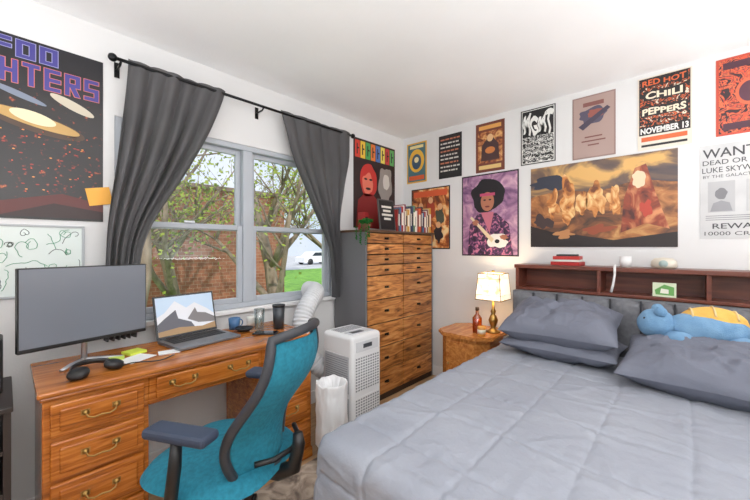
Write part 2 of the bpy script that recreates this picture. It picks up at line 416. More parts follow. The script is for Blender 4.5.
# whiteboard with drawings
wb = thing('whiteboard', 'small whiteboard with loose green line drawings', 'whiteboard', None, (-0.125, YA-0.001, 1.045))
b = M(); fr0 = mat((176, 180, 184), 0.4)
for q in ((0, 0.40, 0, 0.010), (0, 0.40, 0.33, 0.34), (0, 0.010, 0.010, 0.33), (0.39, 0.40, 0.010, 0.33)): b.box(q[0], q[1], -0.012, 0, q[2], q[3], fr0, 0.002)
part('frame', wb, b, 'thin pale grey frame')
b = M(); b.box(0.008, 0.392, -0.004, 0, 0.008, 0.332, mat((222, 232, 228), 0.3)); gr = mat((60, 150, 108), 0.5); dk = mat((52, 70, 64), 0.5)
rd = random.Random(12)
for i in range(30):
    cx = 0.035+0.07*(i % 5)+rd.uniform(-.012, .012)+0.012; cz = 0.04+0.052*(i//5)+rd.uniform(-.01, .01); a = rd.uniform(0, 6); x, z = cx, cz; pts = [(x, -0.005, z)]; curl = rd.uniform(-.9, .9)
    for k in range(rd.randint(9, 20)):
        a += curl+rd.uniform(-.6, .6); x += 0.009*math.cos(a); z += 0.009*math.sin(a)
        x = min(max(x, 0.018), 0.382); z = min(max(z, 0.018), 0.322); pts.append((x, -0.005, z))
    b.tube(pts, 0.0013, gr if i % 3 else dk, 4)
part('writing_surface', wb, b)
b = M(); b.box(-0.05, 0.05, -0.001, 0, -0.045, 0.045, mat((246, 176, 70), 0.6))
thing('sticky_note', 'orange sticky note stuck at the poster edge', 'note', b, (0.335, YA-0.008, 1.545), ry=-0.2)
# multi coloured letter poster by corner
b = ptf(0.60, 0.84, mat((40, 22, 24), 0.5))
cols = [(216, 60, 44), (236, 196, 60), (70, 160, 88), (228, 120, 50), (80, 120, 190), (230, 210, 90), (200, 60, 60), (96, 170, 96)]
for i in range(8):
    x = 0.02+i*0.071; b.rect(x, 0.66, x+0.064, 0.82, L1, mat(cols[i], 0.5))
    b.rect(x+0.02, 0.69, x+0.034, 0.79, L2, mat((30, 24, 24), 0.5))
    b.rect(x+0.034, 0.74, x+0.052, 0.755, L2, mat((30, 24, 24), 0.5))
RED = mat((196, 44, 38), 0.5); RED2 = mat((232, 120, 96), 0.5)
b.blob(0.20, 0.46, 0.12, 0.15, L1, RED, 1, 0.1); b.blob(0.19, 0.43, 0.075, 0.10, L2, RED2, 2, 0.1)
b.disc(0.16, 0.47, 0.022, 0.010, L3, BLACK); b.disc(0.23, 0.47, 0.022, 0.010, L3, BLACK); b.disc(0.195, 0.38, 0.035, 0.012, L3, BLACK)
b.poly([(0.03, 0.0), (0.06, 0.26), (0.14, 0.33), (0.26, 0.33), (0.36, 0.26), (0.42, 0.0)], L1, mat((136, 30, 30), 0.5))
b.blob(0.45, 0.45, 0.10, 0.18, L1, mat((150, 142, 136), 0.5), 5, 0.2); b.blob(0.46, 0.48, 0.05, 0.08, L2, mat((210, 204, 196), 0.5), 6, 0.1)
thing('film_poster', 'tall poster with coloured letter tiles over a red face', 'poster', b, (2.175, YA-0.001, 1.46))

# upper row
b = ptf(0.25, 0.42, mat((224, 170, 52), 0.5)); b.rect(0.015, 0.015, 0.235, 0.405, L1, mat((70, 110, 120), 0.5))
b.disc(0.125, 0.23, 0.095, 0.12, L2, mat((232, 178, 56), 0.5)); b.disc(0.125, 0.22, 0.06, 0.08, L3, mat((60, 84, 110), 0.5)); b.disc(0.125, 0.24, 0.028, 0.03, L4, mat((236, 220, 170), 0.5))
b.rect(0.03, 0.03, 0.22, 0.075, L2, mat((216, 90, 44), 0.5)); b.rect(0.04, 0.36, 0.21, 0.39, L2, mat((236, 220, 150), 0.5))
place_east('gig_poster', 'yellow and teal poster with a round emblem', 'poster', b, 2.225, 1.95)
b = ptf(0.25, 0.42, mat((28, 28, 30), 0.5))
for i in range(9):
    z = 0.37-i*0.038; random.seed(i); xx = 0.02
    while xx < 0.21:
        ww_ = random.uniform(0.015, 0.05); b.rect(xx, z, min(xx+ww_, 0.23), z+0.014, L1, mat((212, 208, 200) if i % 3 else (200, 120, 90), 0.5)); xx += ww_+0.009
place_east('gig_poster', 'black poster covered in rows of pale print', 'poster', b, 1.830, 1.95)
rust = nmat('rust_print', [(0.35, (92, 44, 30)), (0.5, (170, 96, 52)), (0.65, (222, 170, 104))], (18, 18, 18), 4, 0.5, 1.5)
b = ptf(0.265, 0.44, mat((110, 54, 40), 0.5)); b.rect(0.02, 0.08, 0.245, 0.36, L1, rust)
b.poly([(0.05, 0.10), (0.06, 0.24), (0.11, 0.30), (0.16, 0.30), (0.21, 0.24), (0.22, 0.10)], L2, mat((70, 44, 44), 0.5)); b.disc(0.135, 0.30, 0.028, 0.034, L3, mat((224, 180, 130), 0.5)); b.disc(0.135, 0.19, 0.045, 0.03, L3, mat((200, 120, 60), 0.5))
b.rect(0.03, 0.38, 0.235, 0.415, L2, mat((226, 160, 80), 0.5)); b.rect(0.03, 0.025, 0.235, 0.06, L2, mat((226, 190, 120), 0.5))
place_east('gig_poster', 'rust brown poster with an ochre figure', 'poster', b, 1.438, 1.95)
PW = mat((232, 232, 228), 0.5)
b = ptf(0.265, 0.45, BLACK)
b.rect(0.008, 0.008, 0.257, 0.442, L1, PW)
sw = nmat('psychedelic_print', [(0.0, (16, 16, 16)), (0.47, (16, 16, 16)), (0.49, (236, 236, 232)), (0.53, (236, 236, 232)), (0.55, (16, 16, 16)), (0.60, (16, 16, 16)), (0.62, (236, 236, 232))], (24, 24, 24), 1, 0.5, 3.0)
b.rect(0.014, 0.014, 0.251, 0.436, L2, sw)
b.rect(0.014, 0.225, 0.251, 0.436, L3, BLACK)
WP = lambda p, q: (p+0.035*math.sin(q*8), q*(0.86+0.14*math.sin(p*9))+0.08*math.sin(p*11+1)*(1-q))
b.text('MGMT', 0.020, 0.238, 0.245, 0.425, L4, PW, 0.045, warp=WP)
for i in range(9):
    z = 0.03+i*0.021; b.tube([(0.02+0.225*k/24, L3, z+0.006*math.sin(k*0.9+i)) for k in range(25)], 0.0022, PW if i % 2 else BLACK, 4)
place_east('gig_poster', 'black and white swirling psychedelic band poster', 'poster', b, 1.037, 1.955)
b = ptf(0.27, 0.46, mat((150, 124, 118), 0.5)); b.rect(0.01, 0.01, 0.26, 0.45, L1, mat((172, 146, 138), 0.5))
b.blob(0.13, 0.31, 0.09, 0.06, L2, mat((84, 78, 98), 0.5), 9, 0.2); b.blob(0.15, 0.32, 0.055, 0.03, L3, mat((150, 84, 74), 0.5), 10)
b.poly([(0.04, 0.24), (0.22, 0.36), (0.24, 0.34), (0.07, 0.21)], L4, mat((70, 62, 80), 0.5)); b.rect(0.07, 0.38, 0.20, 0.41, L2, mat((130, 80, 74), 0.5))
b.rect(0.08, 0.15, 0.19, 0.16, L2, mat((120, 74, 70), 0.5)); b.rect(0.06, 0.12, 0.21, 0.13, L2, mat((120, 74, 70), 0.5)); b.rect(0.10, 0.09, 0.17, 0.10, L2, mat((120, 74, 70), 0.5))
place_east('gig_poster', 'mauve poster with a dark winged shape', 'poster', b, 0.655, 1.935)
OR = mat((214, 98, 50), 0.5); CR_ = mat((236, 222, 196), 0.5)
BK = mat((26, 22, 24), 0.5)
b = ptf(0.272, 0.485, mat((226, 216, 200), 0.5)); b.rect(0.008, 0.10, 0.264, 0.477, L1, BK)
sw2 = nmat('orange_scroll_print', [(0.0, (22, 20, 22)), (0.50, (22, 20, 22)), (0.52, (214, 98, 50)), (0.57, (214, 98, 50)), (0.59, (22, 20, 22)), (0.64, (22, 20, 22)), (0.66, (232, 220, 196))], (26, 26, 26), 1, 0.5, 2.5)
b.rect(0.012, 0.155, 0.26, 0.473, -0.0030, sw2)
for z0, z1, xa, xb in ((0.420, 0.468, 0.02, 0.25), (0.330, 0.385, 0.035, 0.235), (0.225, 0.280, 0.02, 0.25)): b.rect(xa-0.004, z0-0.004, xb+0.004, z1+0.004, -0.0032, BK)
WV = lambda p, q: (p, q*(0.9+0.1*math.sin(p*8))+0.05*math.sin(p*6))
b.text('RED HOT', 0.025, 0.424, 0.245, 0.464, L2, OR, 0.025, warp=WV); b.text('CHILI', 0.042, 0.334, 0.228, 0.382, L2, CR_, 0.035, warp=WV); b.text('PEPPERS', 0.025, 0.229, 0.245, 0.277, L2, CR_, 0.035, warp=WV)
b.rect(0.008, 0.098, 0.264, 0.152, L2, BK); b.text('NOVEMBER 13', 0.016, 0.106, 0.256, 0.146, L3, PW, 0.035)
b.rect(0.02, 0.055, 0.25, 0.085, L1, OR); b.rect(0.02, 0.02, 0.25, 0.035, L1, BLACK)
place_east('gig_poster', 'black and orange concert poster with bold date', 'poster', b, 0.262, 1.93)
sw3 = nmat('ornate_red_print', [(0.0, (46, 28, 34)), (0.42, (46, 28, 34)), (0.44, (190, 60, 44)), (0.52, (222, 110, 64)), (0.58, (90, 40, 50)), (0.64, (214, 80, 50))], (15, 15, 15), 1, 0.5, 3.0)
b = ptf(0.285, 0.46, mat((190, 70, 48), 0.5)); b.rect(0.012, 0.012, 0.273, 0.448, L1, sw3); b.disc(0.14, 0.24, 0.06, 0.08, L2, mat((206, 96, 62), 0.5)); b.disc(0.14, 0.24, 0.045, 0.06, L3, mat((84, 44, 60), 0.5))
b.rect(0.03, 0.39, 0.255, 0.43, L2, mat((70, 34, 50), 0.5)); b.rect(0.03, 0.03, 0.255, 0.07, L2, mat((70, 34, 50), 0.5))
place_east('gig_poster', 'red and plum ornate concert poster', 'poster', b, -0.115, 1.945)
# middle row
ob_ = nmat('sepia_scene_print', [(0.3, (60, 34, 24)), (0.45, (150, 74, 36)), (0.55, (220, 140, 70)), (0.66, (236, 206, 150))], (12, 12, 9), 5, 0.5, 1.0)
b = ptf(0.46, 0.62, mat((30, 24, 24), 0.5)); b.rect(0.012, 0.012, 0.448, 0.608, L1, ob_)
for i, (cx, cz) in enumerate(((0.12, 0.38), (0.24, 0.43), (0.35, 0.36), (0.2, 0.22), (0.33, 0.18))):
    b.disc(cx, cz+0.06, 0.028, 0.032, L3, mat((224, 168, 120), 0.5)); b.blob(cx, cz-0.03, 0.05, 0.09, L2, mat([(60, 40, 60), (160, 60, 40), (70, 74, 60), (120, 40, 34), (40, 34, 40)][i], 0.5), i)
b.rect(0.03, 0.53, 0.43, 0.59, L2, mat((214, 90, 50), 0.5))
place_east('film_poster', 'orange and brown poster with a crowd of figures', 'poster', b, 2.165, 1.26)
pk = nmat('pink_purple_print', [(0.3, (96, 62, 104)), (0.5, (160, 114, 150)), (0.7, (216, 170, 190))], (9, 9, 9), 5, 0.5, 1.5)
b = ptf(0.525, 0.735, mat((34, 26, 34), 0.5)); b.rect(0.012, 0.012, 0.513, 0.723, L1, pk)
b.blob(0.25, 0.53, 0.155, 0.145, L2, mat((22, 18, 24), 0.6), 12, 0.12); b.disc(0.25, 0.485, 0.062, 0.085, L3, mat((176, 112, 84), 0.5))
b.disc(0.225, 0.50, 0.013, 0.007, L4, BLACK); b.disc(0.275, 0.50, 0.013, 0.007, L4, BLACK); b.disc(0.25, 0.44, 0.022, 0.008, L4, mat((110, 44, 44), 0.5))
b.rect(0.18, 0.535, 0.32, 0.56, L4, mat((190, 70, 110), 0.5))
b.poly([(0.06, 0.012), (0.08, 0.28), (0.16, 0.38), (0.33, 0.38), (0.44, 0.28), (0.48, 0.012)], L2, nmat('dark_floral_print', [(0.4, (38, 28, 48)), (0.55, (90, 50, 96)), (0.62, (200, 120, 150))], (30, 30, 30), 3, 0.5, 1.0))
b.poly([(0.19, 0.39), (0.31, 0.39), (0.27, 0.20)], L3, mat((196, 110, 130), 0.5))
b.blob(0.34, 0.13, 0.095, 0.06, L4, mat((238, 234, 228), 0.5), 14, 0.2); b.poly([(0.31, 0.15), (0.10, 0.36), (0.085, 0.345), (0.29, 0.12)], L5, mat((226, 206, 170), 0.5))
b.disc(0.34, 0.13, 0.022, 0.018, L5, BLACK); b.blob(0.14, 0.30, 0.03, 0.025, -0.006, mat((176, 112, 84), 0.5), 3); b.blob(0.40, 0.165, 0.035, 0.025, -0.006, mat((176, 112, 84), 0.5), 4)
place_east('music_poster', 'purple poster of a guitarist playing a white guitar', 'poster', b, 1.578, 1.20)
# painting
sky_ = nmat('painted_ground', [(0.3, (60, 40, 30)), (0.45, (120, 72, 40)), (0.6, (176, 112, 60)), (0.75, (210, 160, 96))], (6, 6, 10), 6, 0.35, 1.5)
gold = nmat('painted_gold', [(0.35, (110, 56, 26)), (0.48, (206, 128, 58)), (0.65, (244, 206, 140))], (14, 14, 10), 5, 0.35, 1.0)
b = ptf(0.90, 0.635, sky_)
b.poly([(0.0, 0.40), (0.22, 0.44), (0.45, 0.40), (0.70, 0.46), (0.9, 0.42), (0.9, 0.635), (0, 0.635)], L1, nmat('painted_sky', [(0.3, (34, 40, 62)), (0.5, (110, 86, 70)), (0.62, (220, 170, 96))], (3, 3, 5), 4, 0.35, 1.0))
b.blob(0.14, 0.50, 0.13, 0.05, L2, mat((40, 44, 60), 0.35), 30, 0.3)
for i, (cx, w_, h_) in enumerate(((0.17, 0.04, 0.10), (0.27, 0.05, 0.14), (0.36, 0.035, 0.09), (0.46, 0.055, 0.13), (0.56, 0.035, 0.10))):
    b.blob(cx, 0.33+0.02*(i % 2), w_, h_, L3, gold, 20+i, 0.35)
b.poly([(0.60, 0.10), (0.62, 0.34), (0.68, 0.54), (0.74, 0.56), (0.79, 0.36), (0.86, 0.12), (0.74, 0.16)], L3, nmat('painted_crimson', [(0.35, (70, 26, 20)), (0.5, (150, 62, 34)), (0.65, (214, 140, 90))], (10, 10, 8), 5, 0.35, 1.0))
b.blob(0.70, 0.46, 0.035, 0.06, L4, mat((232, 206, 170), 0.35), 51, 0.2); b.blob(0.74, 0.27, 0.03, 0.05, L4, mat((186, 60, 40), 0.35), 52, 0.4)
b.poly([(0.0, 0.0), (0.0, 0.17), (0.15, 0.12), (0.34, 0.09), (0.56, 0.05), (0.9, 0.10), (0.9, 0.0)], L4, mat((34, 24, 24), 0.35))
b.blob(0.10, 0.20, 0.07, 0.05, L4, mat((58, 40, 40), 0.35), 55, 0.4); b.blob(0.46, 0.13, 0.09, 0.03, L5, mat((150, 70, 40), 0.35), 57, 0.4); b.blob(0.25, 0.10, 0.06, 0.03, L5, mat((190, 130, 80), 0.35), 61, 0.4)
place_east('art_print', 'wide painting print in gold, brown, crimson and blue', 'poster', b, 0.957, 1.28)
# wanted notice
pap = nmat('aged_paper', [(0.3, (190, 190, 191)), (0.7, (208, 208, 208))], (6, 6, 6), 4, 0.6); ink = mat((64, 64, 68), 0.6)
b = ptf(0.355, 0.57, pap)
b.text('WANTED', 0.012, 0.490, 0.325, 0.545, L1, ink, 0.01); b.text('DEAD OR ALIVE', 0.012, 0.447, 0.320, 0.476, L1, ink, 0.005)
b.text('LUKE SKYWALKER', 0.010, 0.400, 0.335, 0.432, L1, ink, 0.005); b.text('BY THE GALACTIC EMPIRE', 0.014, 0.368, 0.336, 0.386, L1, ink, 0.0)
b.rect(0.035, 0.16, 0.15, 0.345, L1, mat((178, 178, 180), 0.6)); b.blob(0.092, 0.27, 0.026, 0.034, L2, mat((120, 120, 124), 0.6), 3, 0.1); b.poly([(0.045, 0.165), (0.058, 0.215), (0.092, 0.23), (0.128, 0.215), (0.14, 0.165)], L2, mat((146, 146, 150), 0.6))
b.rect(0.195, 0.16, 0.31, 0.345, L1, mat((184, 184, 186), 0.6)); b.blob(0.25, 0.26, 0.028, 0.038, L2, mat((130, 130, 134), 0.6), 5, 0.1)
for i in range(3): b.rect(0.025, 0.112+i*0.012, 0.33, 0.116+i*0.012, L1, mat((130, 130, 134), 0.6))
b.text('REWARD', 0.055, 0.06, 0.30, 0.092, L1, ink, 0.01); b.text('10000 CREDITS', 0.02, 0.020, 0.335, 0.043, L1, ink, 0.0)
place_east('wanted_notice', 'pale grey wanted notice with old-style lettering', 'poster', b, -0.045, 1.33)

# ------------------------------------------------------------- curtains
rod = thing('curtain_rod', 'black metal curtain rod above the window', 'curtain rod', None, (0, 0, 0))
RY, RZ = YA-0.10, 2.255
part('rod', rod, M().cyl((0.39, RY, RZ), (2.06, RY, RZ), 0.009, METALB, 12))
for x in (0.375, 2.075): part('finial', rod, M().ball((x, RY, RZ), 0.021, METALB, 14))
for x in (0.41, 1.22, 2.03):
    part('bracket', rod, M().tube([(x, YA, RZ-0.02), (x, RY+0.02, RZ-0.02), (x, RY, RZ-0.008)], 0.006, METALB, 6).box(x-0.012, x+0.012, YA-0.006, YA, RZ-0.06, RZ+0.02, METALB))
def interp(tab, z):
    if z >= tab[0][0]: return tab[0][1]
    for (z0, x0), (z1, x1) in zip(tab, tab[1:]):
        if z >= z1:
            k = (z-z1)/(z0-z1)
            return x1+(x0-x1)*k
    return tab[-1][1]
def sinterp(tab, z): return sum(interp(tab, z+d) for d in (-0.09, -0.045, 0, 0.045, 0.09))/5
def curtain(lt, rt, zb, label, n, sd):
    def fn(u, v):
        z = RZ+0.022-(RZ+0.022-zb)*v
        xl, xr = sinterp(lt, z), sinterp(rt, z)
        wd = xr-xl
        amp = 0.008+0.016*min(1, max(0, (0.75-wd)/0.5))+0.010*v
        uu = u+0.05*noise.noise(Vector((u*3+sd, v*1.5, sd)))
        ph_ = n*2*pi*uu+0.8*math.sin(3*v+u*2)
        amp *= 0.75+0.9*noise.noise(Vector((u*5+sd, v*2, 2.0)))
        if v < 0.02: amp *= 0.6
        y = RY+0.004+amp*math.sin(ph_)+0.010*noise.noise(Vector((u*4, v*5, n)))*2
        return (xl+wd*(u+0.012*math.sin(ph_*1.0+1.1)), y, z)
    b = M(); b.sheet(fn, 150, 70, CURT)
    return thing('curtain', label, 'curtain', b)
curtain([(2.30, .44), (1.9, .41), (1.4, .355), (1.25, .345), (0.8, .34)], [(2.30, .965), (2.2, .935), (1.93, .835), (1.67, .70), (1.50, .595), (1.36, .525), (1.2, .49), (0.8, .475)], 0.80,
        'dark grey curtain swept aside beside the big poster', 6, 1)
curtain([(2.30, 1.34), (2.15, 1.38), (1.996, 1.44), (1.72, 1.59), (1.456, 1.74), (1.255, 1.825), (0.96, 1.86), (0.5, 1.86)], [(2.30, 2.04), (2.0, 2.03), (1.55, 1.92), (1.4, 1.91), (0.5, 1.91)], 0.86,
        'dark grey curtain swept aside beside the wooden chest', 6, 4)

# ------------------------------------------------------------- desk
DX0, DX1, DY0, DY1, DZ = 0.075, 1.29, 1.68, 2.17, 0.76
desk = thing('desk', 'brown wooden pedestal desk with brass bail handles below the window', 'desk', None, (DX0, DY0, 0))
dw, dd = DX1-DX0, DY1-DY0
part('desktop', desk, M().box(0, dw, 0, dd, DZ-0.022, DZ, DESKW, 0.007).box(0.008, dw-0.008, 0.008, dd-0.008, DZ-0.036, DZ-0.022, DESKV, 0.004))
def bail(mx, z, y, w_=0.095):
    b = M(); MT = ABRASS
    for s_ in (-1, 1): b.lathe([(0.001, 0), (0.011, 0.001), (0.009, 0.004), (0.003, 0.011)], (0, 0, 0), MT, 12, T(mx+s_*w_/2, y, z, rx=pi/2))
    pts = [(mx-w_/2, y-0.011, z), (mx-w_/2+0.006, y-0.016, z-0.014), (mx-w_/4, y-0.017, z-0.021), (mx, y-0.017, z-0.017), (mx+w_/4, y-0.017, z-0.021), (mx+w_/2-0.006, y-0.016, z-0.014), (mx+w_/2, y-0.011, z)]
    b.tube(pts, 0.0032, MT, 8)
    b.box(mx-w_/2-0.014, mx-w_/2+0.014, y-0.0015, y, z-0.009, z+0.012, MT, 0.0005); b.box(mx+w_/2-0.014, mx+w_/2+0.014, y-0.0015, y, z-0.009, z+0.012, MT, 0.0005)
    return b
def pedestal(x0, x1):
    b = M(); b.box(x0, x1, 0.03, dd-0.02, 0.05, DZ-0.036, DESKV, 0.004); b.box(x0-0.006, x1+0.006, 0.02, dd-0.01, 0, 0.06, DESKV, 0.006)
    p = part('pedestal', desk, b)
    zz = [0.075, 0.255, 0.42, 0.575, 0.715]
    for i in range(4):
        z0, z1 = zz[i]+0.008, zz[i+1]-0.008
        d = M(); d.box(x0+0.02, x1-0.02, 0.012, 0.032, z0, z1, DESKV, 0.006)
        d.box(x0+0.045, x1-0.045, 0.006, 0.014, z0+0.022, z1-0.022, DESKV, 0.005)
        dr = part('drawer', p, d); part('handle', dr, bail((x0+x1)/2, (z0+z1)/2+0.008, 0.006), 'antique brass bail handle')
pedestal(0.015, 0.345); pedestal(dw-0.345, dw-0.015)
b = M().box(0.345, dw-0.345, 0.03, 0.05, 0.60, DZ-0.036, DESKV, 0.003)
part('apron', desk, b)
d = M(); d.box(0.37, dw-0.37, 0.010, 0.032, 0.625, DZ-0.045, DESKV, 0.006)
dr = part('drawer', desk, d)
part('handle', dr, bail((0.37+dw-0.37)/2-0.13, 0.68, 0.010), 'antique brass bail handle'); part('handle', dr, bail((0.37+dw-0.37)/2+0.13, 0.68, 0.010), 'antique brass bail handle')

# monitor
mon = thing('monitor', 'wide black computer monitor on a silver stand', 'monitor', None, (0.255, 2.0, DZ), rz=math.radians(12))
MW = 0.465
b = M(); b.box(-MW/2, MW/2, -0.02, 0.008, 0.095, 0.435, BLACK, 0.004); b.box(-0.14, 0.14, 0.008, 0.05, 0.19, 0.38, BLACK, 0.015)
part('screen_housing', mon, b)
scr = nmat('monitor_glass', [(0.3, (104, 109, 119)), (0.7, (128, 134, 144))], (0.8, 0.8, 0.8), 1, 0.22)
part('screen', mon, M().rect(-MW/2+0.005, 0.112, MW/2-0.005, 0.430, -0.0212, scr), 'grey glossy unlit screen')
b = M(); b.tube([(0, 0.045, 0.008), (0, 0.04, 0.10), (0, 0.035, 0.26)], 0.012, SILV, 12)
part('neck', mon, b)
b = M(); b.tube([(-0.11, -0.06, 0.006), (-0.06, 0.0, 0.006), (0, 0.045, 0.008), (0.06, 0.0, 0.006), (0.11, -0.06, 0.006)], 0.010, SILV, 10, flat=0.6)
part('stand_foot', mon, b)

# laptop
lap = thing('laptop', 'open grey laptop showing a snowy mountain picture', 'laptop', None, (0.735, 2.0, DZ), rz=math.radians(8))
LW = 0.34
part('base', lap, M().box(-LW/2, LW/2, -0.125, 0.115, 0.002, 0.018, mat((120, 124, 130), 0.35, 0.6), 0.004).box(-LW/2+0.025, LW/2-0.025, -0.02, 0.10, 0.0181, 0.0186, mat((24, 25, 28), 0.6)).box(-0.055, 0.055, -0.115, -0.035, 0.0181, 0.0185, mat((96, 100, 106), 0.3)))
kb = M()
for r_ in range(5):
    for c_ in range(13):
        kb.box(-LW/2+0.028+c_*0.0222, -LW/2+0.028+c_*0.0222+0.0185, -0.012+r_*0.022, -0.012+r_*0.022+0.0185, 0.0187, 0.0205, mat((40, 42, 46), 0.6))
part('keyboard', lap, kb, 'black keys')
lid = M(); lid.box(-LW/2, LW/2, 0.0, 0.007, 0.0, 0.235, mat((46, 48, 52), 0.4), 0.003)
lo = part('lid', lap, lid, loc=(0, 0.117, 0.018), rot=(math.radians(-14), 0, 0))
sc = M(); y0 = -0.0008
sx, sz0, sz1 = LW/2-0.010, 0.014, 0.226
def em(rgb, e=0.35): return mat(rgb, 0.3, 0, e)
sc.rect(-sx, sz0, sx, sz1, y0, em((176, 196, 216)))
sc.poly([(-sx, sz0), (sx, sz0), (sx, 0.10), (0.12, 0.135), (0.05, 0.18), (0.0, 0.155), (-0.06, 0.20), (-0.12, 0.14), (-sx, 0.12)], y0-0.0004, em((206, 208, 214)))
sc.poly([(-sx, sz0), (-sx, 0.08), (-0.12, 0.11), (-0.06, 0.15), (-0.05, 0.10), (0.02, 0.07), (0.05, sz0)], y0-0.0008, em((84, 84, 92)))
sc.poly([(0.0, 0.09), (0.05, 0.15), (0.06, 0.12), (0.11, 0.11), (sx, 0.08), (sx, 0.05), (0.06, 0.06)], y0-0.0008, em((112, 108, 110)))
sc.poly([(-sx, sz0), (sx, sz0), (sx, 0.05), (0.08, 0.035), (-0.05, 0.05), (-sx, 0.04)], y0-0.0012, em((150, 120, 84)))
part('screen', lo, sc, 'lit screen with mountain picture')

# desk clutter
hp = thing('headphones', 'black over-ear headphones lying on the desk', 'headphones', None, (0.255, 1.79, DZ), rz=0.3)
pts = [(0.070*math.cos(a), 0.02+0.070*math.sin(a), 0.022+0.012*math.sin(a)) for a in [pi*i/16 for i in range(17)]]
part('headband', hp, M().tube(pts, 0.007, BLACK, 8, flat=1.6))
for s_ in (-1, 1):
    part('ear_cup', hp, M().lathe([(0.002, 0), (0.032, 0.001), (0.036, 0.012), (0.033, 0.024), (0.02, 0.030), (0.002, 0.031)], (0, 0, 0), BLACK, 24, T(s_*0.060, 0.0, 0.009, rx=0.15, ry=0.2*s_)))
thing('paper_sheet', 'white sheet of paper lying on the desk', 'paper', M().box(0, 0.13, 0, 0.10, 0.0005, 0.002, WHITE), (0.38, 1.82, DZ), rz=0.5)
thing('paper_sheet', 'small folded white note on the desk', 'paper', M().box(0, 0.09, 0, 0.06, 0.0005, 0.004, WHITE), (0.50, 1.87, DZ), rz=-0.2)
thing('notepad', 'yellow-green sticky notepad on the desk', 'notepad', M().box(0, 0.075, 0, 0.075, 0.0005, 0.012, mat((206, 222, 70), 0.6)), (0.405, 1.955, DZ), rz=0.3)
thing('notepad', 'small yellow-green notepad beside the monitor base', 'notepad', M().box(0, 0.06, 0, 0.05, 0.0005, 0.009, mat((190, 214, 90), 0.6)), (0.315, 1.93, DZ), rz=-0.2)
cb = []
for i in range(30):
    u = i/29; cb.append((0.33+0.22*u, 1.80+0.025*math.sin(u*7), DZ+0.005))
thing('cable', 'thin black cable snaking over the desk', 'cable', M().tube(cb, 0.0025, BLACK, 6))
def cup(name, label, cat, x, y, r, h, m, inner=None, r2=None):
    r2 = r2 or r*0.85
    b = M(); b.lathe([(r2, 0), (r, h), (r*0.92, h), (r2*0.9, 0.006)], (0, 0, 0), m, 24)
    return thing(name, label, cat, b, (x, y, DZ+0.001))
tb = cup('tumbler', 'dark grey insulated tumbler on the desk', 'tumbler', 1.185, 1.93, 0.038, 0.14, mat((60, 64, 70), 0.35, 0.4))
part('lid', tb, M().lathe([(0.002, 0.140), (0.040, 0.140), (0.040, 0.152), (0.02, 0.156), (0.002, 0.156)], (0, 0, 0), BLACK, 24), 'black lid')
cup('drinking_glass', 'clear tall drinking glass on the desk', 'glass', 1.09, 2.0, 0.032, 0.13, CLEAR)
mg = cup('mug', 'small blue mug on the desk', 'mug', 0.985, 2.12, 0.036, 0.07, mat((60, 104, 150), 0.3))
part('handle', mg, M().tube([(0.034+0.02*math.sin(a), 0, 0.035+0.022*math.cos(a)) for a in [pi*i/10 for i in range(11)]], 0.004, mat((60, 104, 150), 0.3), 8))
b = M().lathe([(0.03, 0), (0.055, 0.022), (0.052, 0.024), (0.028, 0.006)], (0, 0, 0), BLACK, 24)
thing('dish', 'small black dish on the desk', 'dish', b, (1.0, 2.02, DZ+0.001))
b = M().box(-0.035, 0.035, -0.07, 0.07, 0, 0.009, BLACK, 0.004); b.box(-0.032, 0.032, -0.066, 0.066, 0.009, 0.0095, mat((30, 32, 40), 0.1))
thing('phone', 'black smartphone lying on the desk', 'phone', b, (1.06, 1.87, DZ+0.001), rz=0.7)
b = M().lathe([(0.025, 0), (0.03, 0.03), (0.03, 0.06), (0.026, 0.065)], (0, 0, 0), mat((222, 222, 216), 0.4), 20)
thing('jar', 'small white jar near the window sill', 'jar', b, (1.10, 2.12, DZ+0.001))

# side shelf beside desk
DKS = mat((40, 32, 30), 0.5)
sh = thing('shelf_unit', 'dark side shelf holding small cases beside the desk', 'shelf', None, (-0.485, 1.76, 0))
for x in (0, 0.48): part('side_panel', sh, M().box(x, x+0.02, 0, 0.40, 0, 0.70, DKS, 0.002))
part('top_board', sh, M().box(-0.01, 0.505, -0.015, 0.41, 0.70, 0.72, DKS, 0.004))
for z in (0.06, 0.24, 0.40, 0.55): part('shelf', sh, M().box(0.02, 0.48, 0.0, 0.40, z, z+0.016, DKS, 0.002))
cc = [(180, 40, 40), (40, 120, 66), (190, 60, 50), (200, 196, 190), (40, 44, 80), (60, 140, 80), (150, 40, 40)]
for zi, z in enumerate((0.076, 0.256, 0.416, 0.566)):
    for i in range(8):
        h_ = 0.095+0.010*((i*7+zi) % 3)
        b = M().box(0, 0.022, 0, 0.14, 0, h_, mat(cc[(i*3+zi) % 7], 0.5), 0.002)
        b.rect(0.004, h_*0.2, 0.018, h_*0.8, -0.0006, mat(cc[(i+zi+2) % 7], 0.5))
        thing('game_case', 'small disc case standing on the side shelf', 'case', b, (-0.225+i*0.0268, 1.775, z+0.0005), group='cases on the side shelf')
spk = thing('speaker', 'small black desktop speaker on the side shelf', 'speaker', M().box(-0.06, 0.06, -0.06, 0.06, 0, 0.21, BLACK, 0.008), (-0.065, 1.98, 0.721))
for z, r_ in ((0.065, 0.045), (0.155, 0.025)): part('speaker_cone', spk, M().lathe([(0.002, 0.004), (r_*0.4, 0.001), (r_, 0.006), (r_*0.95, 0.0)], (0, 0, 0), DGREY, 24, T(0, -0.0605, z, rx=pi/2)))

